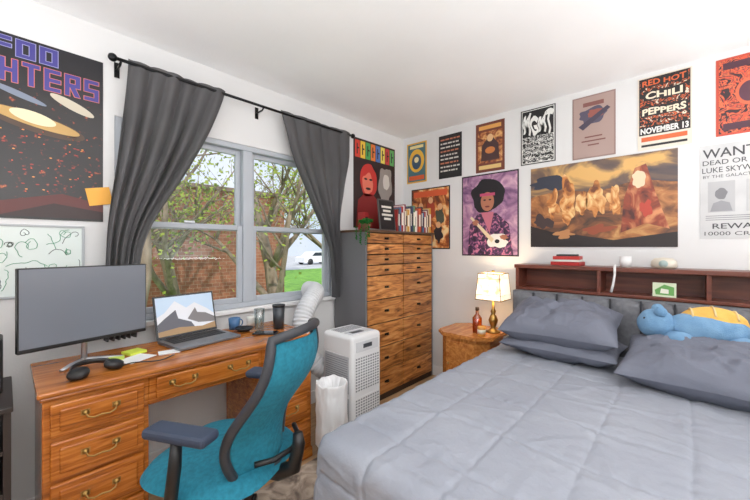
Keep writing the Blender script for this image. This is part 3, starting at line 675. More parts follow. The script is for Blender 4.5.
# ------------------------------------------------------------- office chair
ch = thing('office_chair', 'teal office chair with black frame and dark navy arm pads', 'chair', None, (0.60, 1.365, 0), rz=math.radians(28))
SEATZ = 0.495
def seatfn(top):
    def fn(u, v):
        a = u*2*pi; k = v
        ex = 0.62
        cx = math.copysign(abs(math.cos(a))**ex, math.cos(a))*0.25; cy = math.copysign(abs(math.sin(a))**ex, math.sin(a))*0.25
        edge = (1-k**4)
        zz = SEATZ-0.05+(0.050*edge**0.5 if top else -0.025*edge**0.5)
        return (cx*k, cy*k, zz)
    return fn
b = M(); b.sheet(seatfn(True), 48, 14, TEAL); b.sheet(seatfn(False), 48, 10, DGREY)
part('seat', ch, b)
ZB0, ZB1 = 0.47, 0.965
def bw(v): return 0.140+0.070*math.sin(pi*min(1, v*1.0)**0.85*0.9+0.1)
def by(v, u): return -0.225-0.115*v-0.03*v**2+0.042*math.sin(v*2*pi)*0.85+0.07*u*u
def bpos(u, v):
    return Vector((u*bw(v), by(v, u), ZB0+(ZB1-ZB0)*v))
b = M(); b.sheet(lambda u, v: bpos((u*2-1)*0.94, 0.02+v*0.96), 26, 36, TEAL)
bk = part('backrest', ch, b); mm = bk.modifiers.new('t', 'SOLIDIFY'); mm.thickness = 0.008
pts = []
N_ = 26
for i in range(N_+1): pts.append(bpos(-1, i/N_))
for i in range(1, 12): 
    u = -1+2*i/12; p = bpos(u, 1.0); p.z += 0.022*(1-u*u); pts.append(p)
for i in range(N_+1): pts.append(bpos(1, 1-i/N_))
for i in range(1, 12):
    u = 1-2*i/12; p = bpos(u, 0.0); p.z -= 0.015*(1-u*u); pts.append(p)
part('back_frame', ch, M().tube(pts, 0.017, DGREY, 10, closed=True), 'dark grey frame')
b = M(); b.tube([(0, -0.05, 0.42), (0, -0.24, 0.42), (0, -0.30, 0.45), (0, -0.32, 0.54), (0, -0.315, 0.58)], [0.03, 0.03, 0.028, 0.024, 0.018], BLACK, 12)
b.tube([(-0.14, -0.225, 0.53), (-0.09, -0.27, 0.525), (0, -0.295, 0.52), (0.09, -0.27, 0.525), (0.14, -0.225, 0.53)], 0.010, BLACK, 10)
part('back_support', ch, b)
ARMB = mat((44, 54, 74), 0.6)
for s_ in (-1, 1):
    b = M(); b.tube([(s_*0.12, 0.0, 0.42), (s_*0.25, 0.0, 0.41), (s_*0.280, -0.01, 0.44), (s_*0.280, -0.03, 0.58), (s_*0.272, -0.03, 0.665)], [0.018, 0.018, 0.02, 0.02, 0.017], BLACK, 10, flat=1.3)
    ar = part('armrest', ch, b)
    p = M(); p.box(s_*0.268-0.040, s_*0.268+0.040, -0.16, 0.08, 0.662, 0.696, ARMB, 0.014, seg=3)
    part('arm_pad', ar, p, 'dark navy padded arm top')
b = M(); b.box(-0.13, 0.13, -0.14, 0.12, 0.395, 0.43, BLACK, 0.01); b.tube([(0.1, 0.03, 0.405), (0.26, 0.03, 0.39)], 0.006, BLACK, 8)
part('tilt_mechanism', ch, b)
part('gas_lift', ch, M().cyl((0, 0, 0.10), (0, 0, 0.24), 0.03, BLACK).cyl((0, 0, 0.24), (0, 0, 0.40), 0.018, SILV))
b = M(); b.cyl((0, 0, 0.07), (0, 0, 0.12), 0.045, BLACK, 20)
for i in range(5):
    a = 2*pi*i/5+0.3; b.tube([(0, 0, 0.105), (0.15*math.cos(a), 0.15*math.sin(a), 0.10), (0.31*math.cos(a), 0.31*math.sin(a), 0.075)], [0.026, 0.022, 0.016], BLACK, 8)
bs = part('star_base', ch, b)
for i in range(5):
    a = 2*pi*i/5+0.3; x, y = 0.31*math.cos(a), 0.31*math.sin(a); n_ = Vector((-math.sin(a), math.cos(a), 0))
    c_ = Vector((x, y, 0.037)); b = M()
    for s_ in (-1, 1): b.cyl(c_+n_*0.008*s_, c_+n_*0.024*s_, 0.027, BLACK, 18)
    b.cyl(c_, c_+Vector((0, 0, 0.05)), 0.008, BLACK, 8)
    part('caster', bs, b)

# ------------------------------------------------------------- rug
def rugf(u, v): return (1.0*u, 0.62*v, 0.008+0.002*noise.noise(Vector((u*8, v*8, 0))))
b = M(); b.sheet(rugf, 30, 20, RUGM); b.box(0, 1.0, 0, 0.62, 0.001, 0.006, RUGM)
thing('rug', 'grey and cream patterned area rug', 'rug', b, (0.28, 1.04, 0), rz=0)

# ------------------------------------------------------------- air conditioner, hose, bin
ac = thing('portable_air_conditioner', 'white portable air conditioner with grille panels', 'air conditioner', None, (1.59, 1.68, 0))
b = M(); b.box(-0.135, 0.135, -0.145, 0.145, 0.04, 0.72, WPLAS, 0.025, seg=4)
part('housing', ac, b)
GRL = mat((180, 183, 187), 0.5); GRD = mat((132, 135, 140), 0.5)
for za, zb_ in ((0.10, 0.33), (0.36, 0.59)):
    b = M(); k = 0
    b.box(-0.1375, -0.1345, -0.117, 0.117, za, zb_, GRL, 0.001)
    z = za+0.010
    while z < zb_-0.012: b.box(-0.1385, -0.1350, -0.107, 0.107, z, z+0.005, GRD); z += 0.014
    part('side_grille', ac, b, 'pale grey fine louvred grille')
    b = M(); b.box(-0.113, 0.113, -0.1475, -0.1445, za, zb_, WPLAS, 0.001); z = za+0.016
    while z < zb_-0.01:
        for j in range(10): x = -0.099+j*0.022; b.box(x-0.007, x+0.007, -0.1484, -0.1450, z-0.005, z+0.005, GRD)
        z += 0.018
    part('front_grille', ac, b, 'pale grey perforated grille')
b = M(); b.box(-0.100, 0.100, -0.149, -0.144, 0.615, 0.680, mat((206, 208, 211), 0.4), 0.002); b.box(-0.04, 0.04, -0.1505, -0.148, 0.635, 0.662, mat((60, 64, 70), 0.3), 0.001)
b.box(-0.100, 0.100, -0.110, -0.03, 0.719, 0.725, mat((196, 199, 203), 0.4), 0.002); b.box(-0.08, 0.02, -0.095, -0.055, 0.725, 0.7265, mat((70, 74, 80), 0.3))
for i in range(6): b.box(-0.10, 0.10, 0.0+i*0.018, 0.008+i*0.018, 0.719, 0.722, GRD)
part('control_panel', ac, b)
for x in (-0.1, 0.1):
    for y in (-0.11, 0.11): part('caster', ac, M().cyl((x-0.01, y, 0.02), (x+0.01, y, 0.02), 0.02, BLACK, 14).cyl((x, y, 0.02), (x, y, 0.05), 0.006, BLACK, 8))
hpts = [Vector(p) for p in ((1.57, 1.895, 0.38), (1.47, 1.95, 0.48), (1.42, 1.99, 0.62), (1.43, 2.02, 0.76), (1.51, 2.05, 0.87), (1.60, 2.10, 0.92), (1.66, 2.18, 0.935), (1.67, 2.275, 0.935))]
def cr(P, t):
    i = min(int(t), len(P)-2); f = t-i
    p0, p1, p2, p3 = P[max(i-1, 0)], P[i], P[i+1], P[min(i+2, len(P)-1)]
    return 0.5*((2*p1)+(-p0+p2)*f+(2*p0-5*p1+4*p2-p3)*f*f+(-p0+3*p1-3*p2+p3)*f**3)
n_ = 260; cp = [cr(hpts, (len(hpts)-1)*i/n_) for i in range(n_+1)]
b = M(); b.tube(cp, [0.066+0.0030*math.sin(i*pi/3.0) for i in range(n_+1)], mat((206, 208, 211), 0.45), 22)
thing('exhaust_hose', 'thick pale ribbed exhaust hose curving up to the window', 'hose', b)

bn = thing('trash_bin', 'small waste bin covered by a white bag', 'trash bin', None, (1.325, 1.575, 0.0))
b = M(); b.lathe([(0.068, 0.01), (0.082, 0.43), (0.086, 0.435), (0.078, 0.43), (0.064, 0.02)], (0, 0, 0), WPLAS, 28)
part('bin_body', bn, b)
def bagf(u, v):
    a = u*2*pi; cr_ = noise.noise(Vector((math.cos(a)*2.2, math.sin(a)*2.2, v*5))); c2 = noise.noise(Vector((math.cos(a)*6, math.sin(a)*6, v*9)))
    r = 0.090+0.004*math.sin(a*9+v*3)*v+0.006*cr_*min(1, v*3)+0.004*c2+0.004*math.sin(v*pi)
    if v < 0.2: return ((r-0.030*(0.2-v)/0.2)*math.cos(a), (r-0.030*(0.2-v)/0.2)*math.sin(a), 0.415+0.06*math.sin(v/0.2*pi/2)+0.014*cr_)
    return (r*math.cos(a), r*math.sin(a), 0.475+0.014*cr_-(v-0.2)/0.8*(0.38+0.02*math.sin(a*4)))
b = M(); b.sheet(bagf, 110, 50, mat((228, 229, 231), 0.45)); part('bin_bag', bn, b, 'opaque white plastic liner')

# ------------------------------------------------------------- chest of drawers
CX0, CX1, CY0, CY1, CH = 1.935, 2.895, 1.885, 2.262, 1.42
ch_ = thing('chest_of_drawers', 'tall rustic wooden chest with two columns of drawers', 'chest of drawers', None, (CX0, CY0, 0))
cw, cd = CX1-CX0, CY1-CY0; CHD = mat((104, 104, 107), 0.6); CHF = mat((44, 30, 20), 0.6)
b = M(); b.box(0, 0.02, 0.004, cd, 0.0, CH-0.02, CHD, 0.003); b.box(cw-0.02, cw, 0.004, cd, 0.0, CH-0.02, CHD, 0.003); b.box(0.02, cw-0.02, 0.014, cd, 0.04, CH-0.02, CHF); b.box(0.02, cw-0.02, 0.01, cd, 0.0, 0.05, CHF)
b.box(-0.01, cw+0.01, -0.012, cd, CH-0.02, CH, mat((88, 62, 44), 0.5), 0.004)
part('carcass', ch_, b)
KN = mat((22, 20, 20), 0.35, 0.7)
def drawer(x0, x1, z0, z1):
    d = M(); d.box(x0+0.005, x1-0.005, -0.002, 0.014, z0+0.004, z1-0.004, CHESTW, 0.004)
    do = part('drawer', ch_, d)
    cz = (z0+z1)/2; cx = (x0+x1)/2
    part('knob', do, M().box(cx-0.026, cx+0.026, -0.006, -0.002, cz-0.008, cz+0.010, KN, 0.001).tube([(cx-0.018, -0.006, cz+0.004), (cx-0.014, -0.018, cz-0.004), (cx+0.014, -0.018, cz-0.004), (cx+0.018, -0.006, cz+0.004)], 0.0035, KN, 6), 'black metal cup pull')
zs = [CH-0.025-0.088*i for i in range(5)]
zl = [zs[4]-(zs[4]-0.05)/5*i for i in range(6)]
rows = [(zs[i+1], zs[i]) for i in range(4)]+[(zl[i+1], zl[i]) for i in range(5)]
for z0, z1 in rows:
    for j in range(2): drawer(0.02+j*(cw-0.04)/2, 0.02+(j+1)*(cw-0.04)/2, z0, z1)
# things on the chest
bc = [(150, 40, 36), (226, 222, 210), (40, 60, 100), (206, 150, 60), (232, 230, 224), (60, 60, 64), (170, 60, 50), (90, 120, 90), (224, 214, 190), (120, 40, 60), (70, 110, 150), (214, 96, 50), (236, 234, 226), (50, 44, 60), (190, 170, 130), (160, 50, 44)]
x = 2.375; i = 0
while x < 2.885:
    tk = 0.013+0.0055*((i*5) % 4); hh = 0.195+0.011*((i*7) % 6)
    bk_ = M(); bk_.box(0, tk, 0, 0.13, 0, hh, mat(bc[(i*5) % 16], 0.6), 0.0015); bk_.box(0.002, tk-0.002, 0.004, 0.132, 0.004, hh+0.0005, mat((230, 224, 208), 0.8))
    bk_.rect(0.003, hh*0.25, tk-0.003, hh*0.75, -0.0008, mat((236, 230, 214) if i % 2 else (60, 50, 50), 0.6))
    thing('book', 'upright paperback book on the chest', 'book', bk_, (x, 1.92, CH+0.001), group='books on the chest of drawers'); x += tk+0.0012; i += 1
fr = thing('framed_picture', 'small dark framed picture with pale lettering on the chest', 'picture', None, (2.155, 1.925, CH+0.001), rx=-0.12)
part('frame', fr, M().box(0, 0.210, 0, 0.014, 0, 0.275, mat((70, 66, 64), 0.4), 0.003))
b = M().rect(0.012, 0.012, 0.198, 0.263, -0.0006, mat((16, 15, 17), 0.4))
for i, (a0, a1) in enumerate(((0.04, 0.17), (0.055, 0.155), (0.035, 0.18), (0.06, 0.15))): b.rect(a0, 0.20-i*0.035, a1, 0.218-i*0.035, -0.001, mat((226, 222, 212), 0.5))
part('picture', fr, b)
pl = thing('potted_plant', 'small trailing green plant in a pot on the chest', 'plant', None, (1.985, 1.935, CH+0.001))
part('pot', pl, M().lathe([(0.03, 0), (0.042, 0.04), (0.045, 0.045), (0.038, 0.042), (0.03, 0.03)], (0, 0, 0), mat((120, 84, 60), 0.6), 20))
lf = M(); rnd = random.Random(4); vs = []; fs = []
def leaf(p, a, L=0.022):
    d = Vector((math.cos(a), math.sin(a), rnd.uniform(-.6, .4))).normalized()*L; s_ = d.orthogonal().normalized()*L*0.55
    k = len(vs); vs.extend([p-d, p-s_, p+d, p+s_]); fs.append((k, k+1, k+2, k+3))
for i in range(45):
    a = rnd.uniform(0, 2*pi); rr = rnd.uniform(0.0, 0.05); leaf(Vector((rr*math.cos(a), rr*math.sin(a), 0.055+rnd.uniform(0, 0.03))), a)
for (dx, dy, dl) in ((-0.072, -0.02, 0.12), (-0.070, 0.03, 0.08), (-0.04, -0.072, 0.06), (-0.065, -0.068, 0.12)):
    pts = [(dx*0.4, dy*0.4, 0.06), (dx*0.8, dy*0.8, 0.045), (dx*1.05, dy*1.05, 0.0), (dx*1.08, dy*1.08, -dl)]
    lf.tube(pts, 0.0015, LEAFP, 5)
    for i in range(12):
        t_ = i/11; p = Vector((dx*1.08, dy*1.08, 0.04-(0.04+dl)*t_)) if t_ > 0.15 else Vector((dx*0.8, dy*0.8, 0.045))
        leaf(p+Vector((rnd.uniform(-.008, .004), rnd.uniform(-.008, .004), 0)), rnd.uniform(pi*0.75, pi*1.75), 0.014)
lf.add(vs, fs, LEAFP); part('leaves', pl, lf, kind='stuff')
b = M().box(0, 0.05, 0, 0.08, 0, 0.16, mat((160, 34, 34), 0.5), 0.003); b.rect(0.008, 0.05, 0.042, 0.12, -0.0006, mat((30, 24, 24), 0.5))
thing('box', 'small red carton standing on the chest', 'box', b, (2.09, 2.05, CH+0.001))

# ------------------------------------------------------------- bed
BX0, BX1, BY0, BY1, BZ = 0.755, 2.60, -0.50, 0.995, 0.60
bed = thing('bed', 'double bed with a grey channel-tufted headboard', 'bed', None, (0, 0, 0))
part('mattress', bed, M().box(BX0+0.04, BX1, BY0+0.04, BY1-0.04, 0.32, BZ-0.03, WHITE, 0.05, seg=4))
part('bed_frame', bed, M().box(BX0+0.06, BX1, BY0+0.05, BY1-0.05, 0.10, 0.32, DGREY, 0.01))
for x in (BX0+0.1, BX1-0.1):
    for y in (BY0+0.1, BY1-0.1): part('leg', bed, M().cyl((x, y, 0), (x, y, 0.11), 0.025, BLACK, 12))
hbm = M(); HY0, HY1, HZ = -0.56, 1.0, 0.953; NCH = 10
def hbf(u, v):
    y = HY1+(HY0-HY1)*u; z = 0.30+(HZ-0.30)*v
    k = (u*NCH) % 1.0
    x = 2.636-0.040*(abs(math.sin(pi*k))**0.4)
    e = min(u, 1-u)*(HY1-HY0); x += 0.02*max(0, 1-e/0.02)**2
    if v > 0.93: x += 0.05*((v-0.93)/0.07)**2
    return (min(x, 2.66), y, z)
hbm.sheet(hbf, 240, 24, UPHM); hbm.box(2.637, 2.695, HY0, HY1, 0.0, HZ, UPHM, 0.006)
GROOVE_SHADE = mat((58, 59, 64), 0.9)  # dark strips painting the shade inside the headboard channel grooves
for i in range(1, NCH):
    y = HY1+(HY0-HY1)*i/NCH; hbm.box(2.618, 2.640, y-0.004, y+0.004, 0.30, HZ-0.004, GROOVE_SHADE)
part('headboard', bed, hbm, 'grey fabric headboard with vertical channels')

# comforter
R_ = 0.045
def comf(u, v):
    Ls = 0.44
    yflat = (BY1+Ls)+((BY0-Ls)-(BY1+Ls))*u
    xflat = 2.56+((BX0-Ls)-2.56)*v
    cy = min(max(yflat, BY0+R_), BY1-R_); cx = max(xflat, BX0+R_)
    ex, ey = xflat-cx, yflat-cy; e = math.hypot(ex, ey)
    top = BZ
    nz = noise.noise(Vector((xflat*2.4, yflat*2.4, 1.3)))*0.006+noise.noise(Vector((xflat*8, yflat*7, 4)))*0.0036
    wob = 0.006*noise.noise(Vector((xflat*3, yflat*3, 5)))
    du = abs(((yflat+wob-0.245)/0.25) % 1.0-0.5)*2; dv = abs(((xflat+wob-0.12)/0.27) % 1.0-0.5)*2
    puff = 0.0085*(1-max(du**16, dv**18))+0.001*(1-du*du)*(1-dv*dv)
    wr = 0.0030*math.sin(xflat*80+6*noise.noise(Vector((yflat*5, xflat*4, 0))))*max(0, du-0.4)+0.0030*math.sin(yflat*80+6*noise.noise(Vector((yflat*5, xflat*4, 3))))*max(0, dv-0.4)
    rid = (1-abs(noise.noise(Vector((xflat*2.0+0.9*yflat, yflat*2.2-xflat, 9.0))))*12)
    rid2 = (1-abs(noise.noise(Vector((xflat*4.0-1.5*yflat, yflat*3.2+xflat, 2.0))))*10)
    wr += 0.005*max(0, rid)+0.0035*max(0, rid2)
    h = nz+puff+wr
    if e < 1e-6: return (cx, cy, top+h)
    dx, dy = ex/e, ey/e
    if e < R_*pi/2:
        a = e/R_; return (cx+dx*(R_+h)*math.sin(a), cy+dy*(R_+h)*math.sin(a), top-R_+(R_+h)*math.cos(a))
    dr = e-R_*pi/2; along = yflat*dx*dx+xflat*dy*dy
    fold = 0.012*math.sin(along*14+1.0)*min(1, dr*3)
    o = R_+h+0.02*dr+fold
    return (cx+dx*o, cy+dy*o, max(0.04, top-R_-dr))
b = M(); b.sheet(comf, 360, 350, COMF)
cf = thing('comforter', 'grey-blue quilted comforter spread over the bed', 'comforter', b)

def pillow(loc, rz, rx, ry, w_, d_, h_, label, seed):
    b = M()
    def f(sgn):
        def fn(u, v):
            x = u*2-1; y = v*2-1
            t_ = (max(0, 1-abs(x)**2.8)*max(0, 1-abs(y)**2.8))**0.55
            px_ = x*w_/2*(1-0.06*(1-abs(y))*abs(x)); py_ = y*d_/2*(1-0.06*(1-abs(x))*abs(y))
            n = noise.noise(Vector((x*2.2+seed, y*2.2, sgn)))*0.035+noise.noise(Vector((x*6+seed, y*4, sgn)))*0.010
            rid = max(0, 1-abs(noise.noise(Vector((x*1.8+seed, y*2.4+x, 7))))*8)
            rid2 = max(0, 1-abs(noise.noise(Vector((x*3.5-seed, y*3.4-x, 3))))*8)
            return (px_, py_, sgn*(h_/2*t_+(n+0.012*rid+0.007*rid2)*t_)+0.0)
        return fn
    b.sheet(f(1), 80, 60, PILL); b.sheet(f(-1), 60, 44, PILL)
    return thing('pillow', label, 'pillow', b, loc, rz=rz, rx=rx, ry=ry, group='grey bed pillows')
pillow((2.35, 0.585, 0.676), pi/2, 0, 0.0, 0.62, 0.44, 0.14, 'grey-blue pillow lying flat under another pillow', 1)
pillow((2.34, 0.595, 0.812), pi/2+0.06, -0.22, 0.0, 0.62, 0.46, 0.22, 'grey-blue pillow stacked on top beside the lamp', 5)
pillow((2.44, -0.12, 0.676), pi/2, 0.0, 0, 0.72, 0.28, 0.12, 'grey-blue pillow lying against the headboard', 9)
pillow((2.19, -0.09, 0.725), pi/2-0.05, -0.22, 0, 0.70, 0.46, 0.20, 'grey-blue pillow tilted toward the middle of the bed', 13)

# plush toy
BLU = nmat('blue_plush', [(0.3, (98, 140, 178)), (0.7, (120, 160, 194))], (20, 20, 20), 3, 0.95, bump=0.5, bscale=220)
YEL = nmat('yellow_plush', [(0.3, (222, 168, 74)), (0.7, (236, 190, 100))], (20, 20, 20), 3, 0.95, bump=0.5, bscale=220)
CRM = mat((226, 196, 140), 0.9)
ps = thing('stuffed_toy', 'blue plush animal with a yellow-orange back resting on pillows', 'stuffed toy', None, (2.38, -0.06, 0.790), rz=-pi/2+0.15)
ps.scale = (1.15, 1.15, 1.2)
def softball(c, r, m, seed, tf=None):
    b = bmesh.new(); bmesh.ops.create_icosphere(b, subdivisions=4, radius=1)
    for v in b.verts:
        k = 1+0.06*noise.noise(v.co*2+Vector((seed, 0, 0))); v.co = Vector((c[0]+v.co.x*r[0]*k, c[1]+v.co.y*r[1]*k, c[2]+v.co.z*r[2]*k))
    mb = M(); mb.bm(b, m, True, tf); return mb
part('body', ps, softball((0, 0, 0.065), (0.14, 0.09, 0.070), BLU, 1))
part('head', ps, softball((-0.17, -0.01, 0.070), (0.072, 0.070, 0.064), BLU, 2))
def shellf(u, v):
    a = u*2*pi; r = v; return (0.02+0.115*r*math.cos(a), 0.01+0.078*r*math.sin(a), 0.088+0.070*(1-r*r)**0.5)
b = M().sheet(shellf, 36, 12, YEL)
for k in range(3):
    x = -0.05+k*0.07; pts = []
    for i in range(13):
        yy = -0.065+0.13*i/12; q_ = ((x-0.02)/0.115)**2+(yy/0.078)**2
        if q_ < 0.98: pts.append((x, 0.01+yy, 0.090+0.070*(1-q_)**0.5))
    b.tube(pts, 0.004, CRM, 6)
part('back_patch', ps, b, 'yellow-orange padded back with pale seams')
for (x, y) in ((-0.10, -0.08), (0.10, -0.08), (-0.10, 0.08), (0.10, 0.08)): part('paw', ps, softball((x, y, 0.028), (0.050, 0.040, 0.030), BLU, x*9+y))
for s_ in (-1, 1): part('eye', ps, M().ball((-0.212, s_*0.038-0.01, 0.095), 0.009, BLACK, 12))
for s_ in (-1, 1): part('ear', ps, softball((-0.16, s_*0.05-0.01, 0.13), (0.024, 0.016, 0.022), BLU, 5*s_))
part('tail', ps, softball((0.15, 0.0, 0.045), (0.05, 0.03, 0.03), BLU, 8))

# headboard bookcase
hs = thing('headboard_shelf', 'dark reddish wooden bookcase shelf behind the bed', 'shelf', None, (2.70, -0.62, 0))
L = 1.62
part('top_board', hs, M().box(-0.003, 0.215, -0.01, L+0.01, 1.118, 1.146, DARKW, 0.004))
part('lower_board', hs, M().box(0, 0.215, 0, L, 0.955, 0.975, DARKW, 0.003))
part('back_panel', hs, M().box(0.195, 0.212, 0, L, 0.0, 1.118, DARKW))
for y in (0, 0.53, 1.06, L-0.022): part('divider', hs, M().box(0, 0.195, y, y+0.022, 0.0 if y in (0, L-0.022) else 0.975, 1.118, DARKW, 0.002))
zt = 1.147
for i, (col, w_, t_) in enumerate((((176, 36, 34), 0.19, 0.026), ((226, 222, 214), 0.175, 0.014), ((190, 44, 38), 0.17, 0.024), ((40, 40, 46), 0.13, 0.012))):
    b = M(); b.box(-0.07, 0.07, -w_/2, w_/2, 0, t_, mat(col, 0.5), 0.002); b.box(-0.066, 0.0705, -w_/2+0.002, w_/2-0.002, 0.003, t_-0.003, mat((232, 228, 218), 0.8))
    thing('book', ['red hardcover book', 'slim white book', 'red paperback book', 'small black notebook'][i]+' in a stack on the shelf', 'book', b, (2.80, 0.66, zt), rz=0.06*(i-1), group='books stacked on the headboard shelf'); zt += t_+0.001
b = M(); b.lathe([(0.05, 0), (0.065, 0.012), (0.062, 0.045), (0.045, 0.062), (0.002, 0.068)], (0, 0, 0), mat((214, 206, 190), 0.4), 28)
hm = thing('round_clock', 'round cream alarm clock on the headboard shelf', 'clock', b, (2.79, 0.12, 1.147))
part('clock_face', hm, M().lathe([(0.001, 0.0), (0.022, 0.001), (0.022, 0.004), (0.001, 0.005)], (0, 0, 0), mat((160, 180, 176), 0.3), 20, T(-0.060, 0, 0.030, ry=-pi/2)))
b = M(); b.tube([(2.80, 0.37, 1.155), (2.74, 0.365, 1.157), (2.692, 0.36, 1.154), (2.686, 0.36, 1.10), (2.688, 0.37, 1.03), (2.688, 0.38, 0.985)], 0.007, WHITE, 8)
cbx = thing('charging_cable', 'white charging cable draped over the shelf edge', 'cable', b)
b = M(); b.lathe([(0.03, 0), (0.034, 0.07), (0.030, 0.07), (0.026, 0.006)], (0, 0, 0), WHITE, 20)
thing('cup', 'white cup on the headboard shelf', 'cup', b, (2.80, 0.315, 1.147))
b = M(); b.box(-0.004, 0.0, -0.055, 0.055, 0, 0.085, mat((212, 222, 190), 0.6)); b.add([(-0.0046, -0.045, 0.01), (-0.0046, -0.045, 0.06), (-0.0046, 0.0, 0.075), (-0.0046, 0.045, 0.04), (-0.0046, 0.04, 0.012)], [(0, 1, 2, 3, 4)], mat((96, 158, 78), 0.6))
b.add([(-0.005, -0.02, 0.02), (-0.005, -0.02, 0.045), (-0.005, 0.015, 0.05), (-0.005, 0.02, 0.022)], [(0, 1, 2, 3)], mat((236, 236, 220), 0.6))
thing('picture_card', 'small green and white picture card in the shelf', 'card', b, (2.712, 0.115, 0.977), ry=0.08)

# ------------------------------------------------------------- nightstand
ns = thing('nightstand', 'warm brown octagonal wooden nightstand beside the bed', 'nightstand', None, (2.665, 1.345, 0))
def octp(w_, d_, c_): return [(-w_, -d_+c_), (-w_+c_, -d_), (w_-c_, -d_), (w_, -d_+c_), (w_, d_-c_), (w_-c_, d_), (-w_+c_, d_), (-w_, d_-c_)]
def octprism(b, w_, d_, c_, z0, z1, m):
    P = octp(w_, d_, c_); vs = [(x, y, z0) for x, y in P]+[(x, y, z1) for x, y in P]
    b.add(vs, [tuple(range(7, -1, -1)), tuple(range(8, 16))]+[(i, (i+1) % 8, (i+1) % 8+8, i+8) for i in range(8)], m)
NZ = 0.585
b = M(); octprism(b, 0.235, 0.24, 0.09, NZ-0.028, NZ-0.008, NSW); octprism(b, 0.228, 0.233, 0.09, NZ-0.008, NZ, NSW); part('tabletop', ns, b)
b = M(); octprism(b, 0.205, 0.21, 0.08, 0.04, NZ-0.028, NSW); octprism(b, 0.215, 0.22, 0.085, 0.0, 0.05, NSW); part('body', ns, b)
b = M(); b.box(-0.212, -0.204, -0.115, 0.115, 0.10, 0.52, NSW, 0.003); b.box(-0.217, -0.210, -0.085, 0.085, 0.14, 0.48, NSW, 0.003)
do = part('door', ns, b); part('knob', do, M().ball((-0.225, 0.10, 0.34), 0.010, BRASS, 12))

# lamp
lx, ly = 2.70, 1.18
lamp = thing('table_lamp', 'lit table lamp with brass base and patterned shade', 'lamp', None, (lx, ly, NZ+0.001))
part('base', lamp, M().lathe([(0.002, 0), (0.055, 0), (0.058, 0.012), (0.03, 0.022), (0.018, 0.04), (0.032, 0.075), (0.038, 0.10), (0.026, 0.13), (0.014, 0.15), (0.022, 0.17), (0.012, 0.19), (0.008, 0.26), (0.002, 0.262)], (0, 0, 0), BRASS, 28))
def shademat():
    m, n, l, b = newmat('lamp_shade_glass')
    mp = mapping(n, l, (9, 9, 9)); v = n.new('ShaderNodeTexVoronoi'); v.inputs['Scale'].default_value = 2.6
    l.new(mp.outputs[0], v.inputs['Vector'])
    r = ramp(n, [(0.0, (255, 252, 240)), (0.5, (255, 242, 214)), (0.85, (232, 196, 146))])
    l.new(v.outputs['Distance'], r.inputs['Fac']); l.new(r.outputs[0], b.inputs['Base Color']); l.new(r.outputs[0], b.inputs['Emission Color'])
    b.inputs['Emission Strength'].default_value = 1.0
    return m
b = M(); SM = shademat(); z0, z1 = 0.27, 0.48; r0, r1 = 0.105, 0.088
vs = []
for z, r in ((z0, r0), (z1, r1)): vs += [(-r, -r, z), (r, -r, z), (r, r, z), (-r, r, z)]
b.add(vs, [(0, 1, 5, 4), (1, 2, 6, 5), (2, 3, 7, 6), (3, 0, 4, 7)], SM)
so = part('lamp_shade', lamp, b, 'warm glowing patterned square shade')
fr_ = M(); BR2 = mat((150, 116, 70), 0.5)
for z, r in ((z0, r0), (z1, r1)): fr_.tube([(-r, -r, z), (r, -r, z), (r, r, z), (-r, r, z)], 0.004, BR2, 6, closed=True)
for a, c in ((-1, -1), (1, -1), (1, 1), (-1, 1)): fr_.tube([(a*r0, c*r0, z0), (a*r1, c*r1, z1)], 0.003, BR2, 6)
for zz_ in (0.31, 0.44):
    r = r0+(r1-r0)*(zz_-z0)/(z1-z0)+0.001; fr_.tube([(-r, -r, zz_), (r, -r, zz_), (r, r, zz_), (-r, r, zz_)], 0.0014, BR2, 5, closed=True)
part('shade_frame', lamp, fr_, 'brass frame strips')
part('finial', lamp, M().ball((0, 0, 0.495), 0.012, BRASS, 12).cyl((0, 0, 0.26), (0, 0, 0.49), 0.003, BRASS, 6))
ld = bpy.data.lights.new('lamp_bulb', 'POINT'); ld.energy = 3.0; ld.color = (1, 0.80, 0.55); ld.shadow_soft_size = 0.05
lo_ = bpy.data.objects.new('lamp_bulb', ld); COL.objects.link(lo_); lo_.location = (lx, ly, NZ+0.44)
# bottle and candle
bt = thing('liquor_bottle', 'glass bottle of amber liquor on the nightstand', 'bottle', None, (2.60, 1.27, NZ+0.001))
part('glass', bt, M().lathe([(0.034, 0), (0.037, 0.01), (0.037, 0.12), (0.014, 0.15), (0.012, 0.18)], (0, 0, 0), AMBG, 24))
part('liquid', bt, M().lathe([(0.002, 0.005), (0.033, 0.006), (0.033, 0.105), (0.002, 0.105)], (0, 0, 0), AMBER, 24), 'amber liquor')
part('cap', bt, M().lathe([(0.002, 0.18), (0.015, 0.18), (0.015, 0.205), (0.002, 0.206)], (0, 0, 0), mat((60, 36, 24), 0.5), 16))
cd_ = thing('candle_jar', 'short amber candle jar with label on the nightstand', 'candle', M().lathe([(0.028, 0), (0.031, 0.006), (0.031, 0.07), (0.028, 0.072), (0.026, 0.055), (0.002, 0.053)], (0, 0, 0), mat((214, 150, 64), 0.25), 24), (2.53, 1.20, NZ+0.001))
part('label_band', cd_, M().lathe([(0.0318, 0.018), (0.0318, 0.05)], (0, 0, 0), mat((236, 226, 200), 0.6), 24))

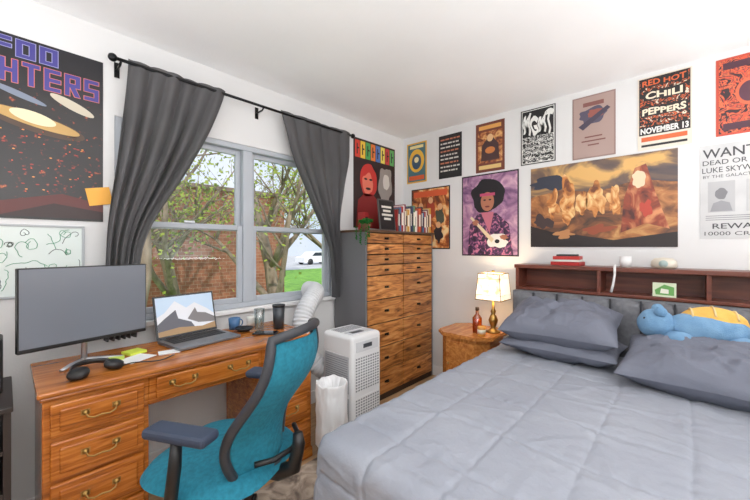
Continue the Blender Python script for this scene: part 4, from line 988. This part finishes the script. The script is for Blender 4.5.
# ------------------------------------------------------------- lights, world, camera
def light(kind, name, loc, energy, size, col=(1, 1, 1), rot=(0, 0, 0)):
    d = bpy.data.lights.new(name, kind); d.energy = energy; d.color = col
    if kind == 'AREA': d.shape = 'SQUARE'; d.size = size
    elif kind == 'POINT': d.shadow_soft_size = size
    else: d.angle = size
    o = bpy.data.objects.new(name, d); COL.objects.link(o); o.location = loc; o.rotation_euler = rot
    return o
light('POINT', 'fill_point', (0.0, -0.6, 1.75), 24, 0.3, (1.0, 0.985, 0.965))  # added room fill behind the camera, no real bulb there
light('AREA', 'fill_overhead', (1.0, 0.5, 2.42), 8, 1.4, (1.0, 0.99, 0.975))  # added soft fill from above, no ceiling fixture belongs to it
light('AREA', 'fill_up_rear', (0.1, -0.6, 1.3), 43, 1.2, (0.99, 0.995, 1.0), (pi, 0, 0))  # added up-facing fill behind the camera to brighten the ceiling
light('AREA', 'fill_up_south', (2.0, -1.15, 1.1), 27, 0.8, (0.99, 0.995, 1.0), (pi, 0, 0))  # added out-of-view fill lifting the ceiling on the bed side
light('AREA', 'fill_up_west', (-0.75, 1.2, 1.3), 14, 0.7, (0.99, 0.995, 1.0), (pi, 0, 0))  # added out-of-view fill lifting the ceiling over the desk
light('SUN', 'sun', (0, 0, 10), 3.3, 0.02, (1, 0.97, 0.9), (math.radians(48), 0, math.radians(-25)))
W = bpy.data.worlds.new('sky'); scene.world = W; W.use_nodes = True
n, l = W.node_tree.nodes, W.node_tree.links
bg = n['Background']; tc = n.new('ShaderNodeTexCoord'); ns_ = n.new('ShaderNodeTexNoise'); ns_.inputs['Scale'].default_value = 2.5; ns_.inputs['Detail'].default_value = 5
r = ramp(n, [(0.35, (184, 210, 244)), (0.65, (244, 247, 252))])
l.new(tc.outputs['Generated'], ns_.inputs['Vector']); l.new(ns_.outputs['Fac'], r.inputs['Fac']); l.new(r.outputs[0], bg.inputs['Color'])
bg.inputs['Strength'].default_value = 1.15
cam = bpy.data.cameras.new('camera'); co = bpy.data.objects.new('camera', cam); COL.objects.link(co)
cam.sensor_width = 36; cam.lens = 16.39; cam.shift_y = -0.004; cam.clip_start = 0.02; cam.clip_end = 300
co.location = (0, 0, 1.28); co.rotation_euler = (pi/2, 0, math.radians(42.7-90))
scene.camera = co
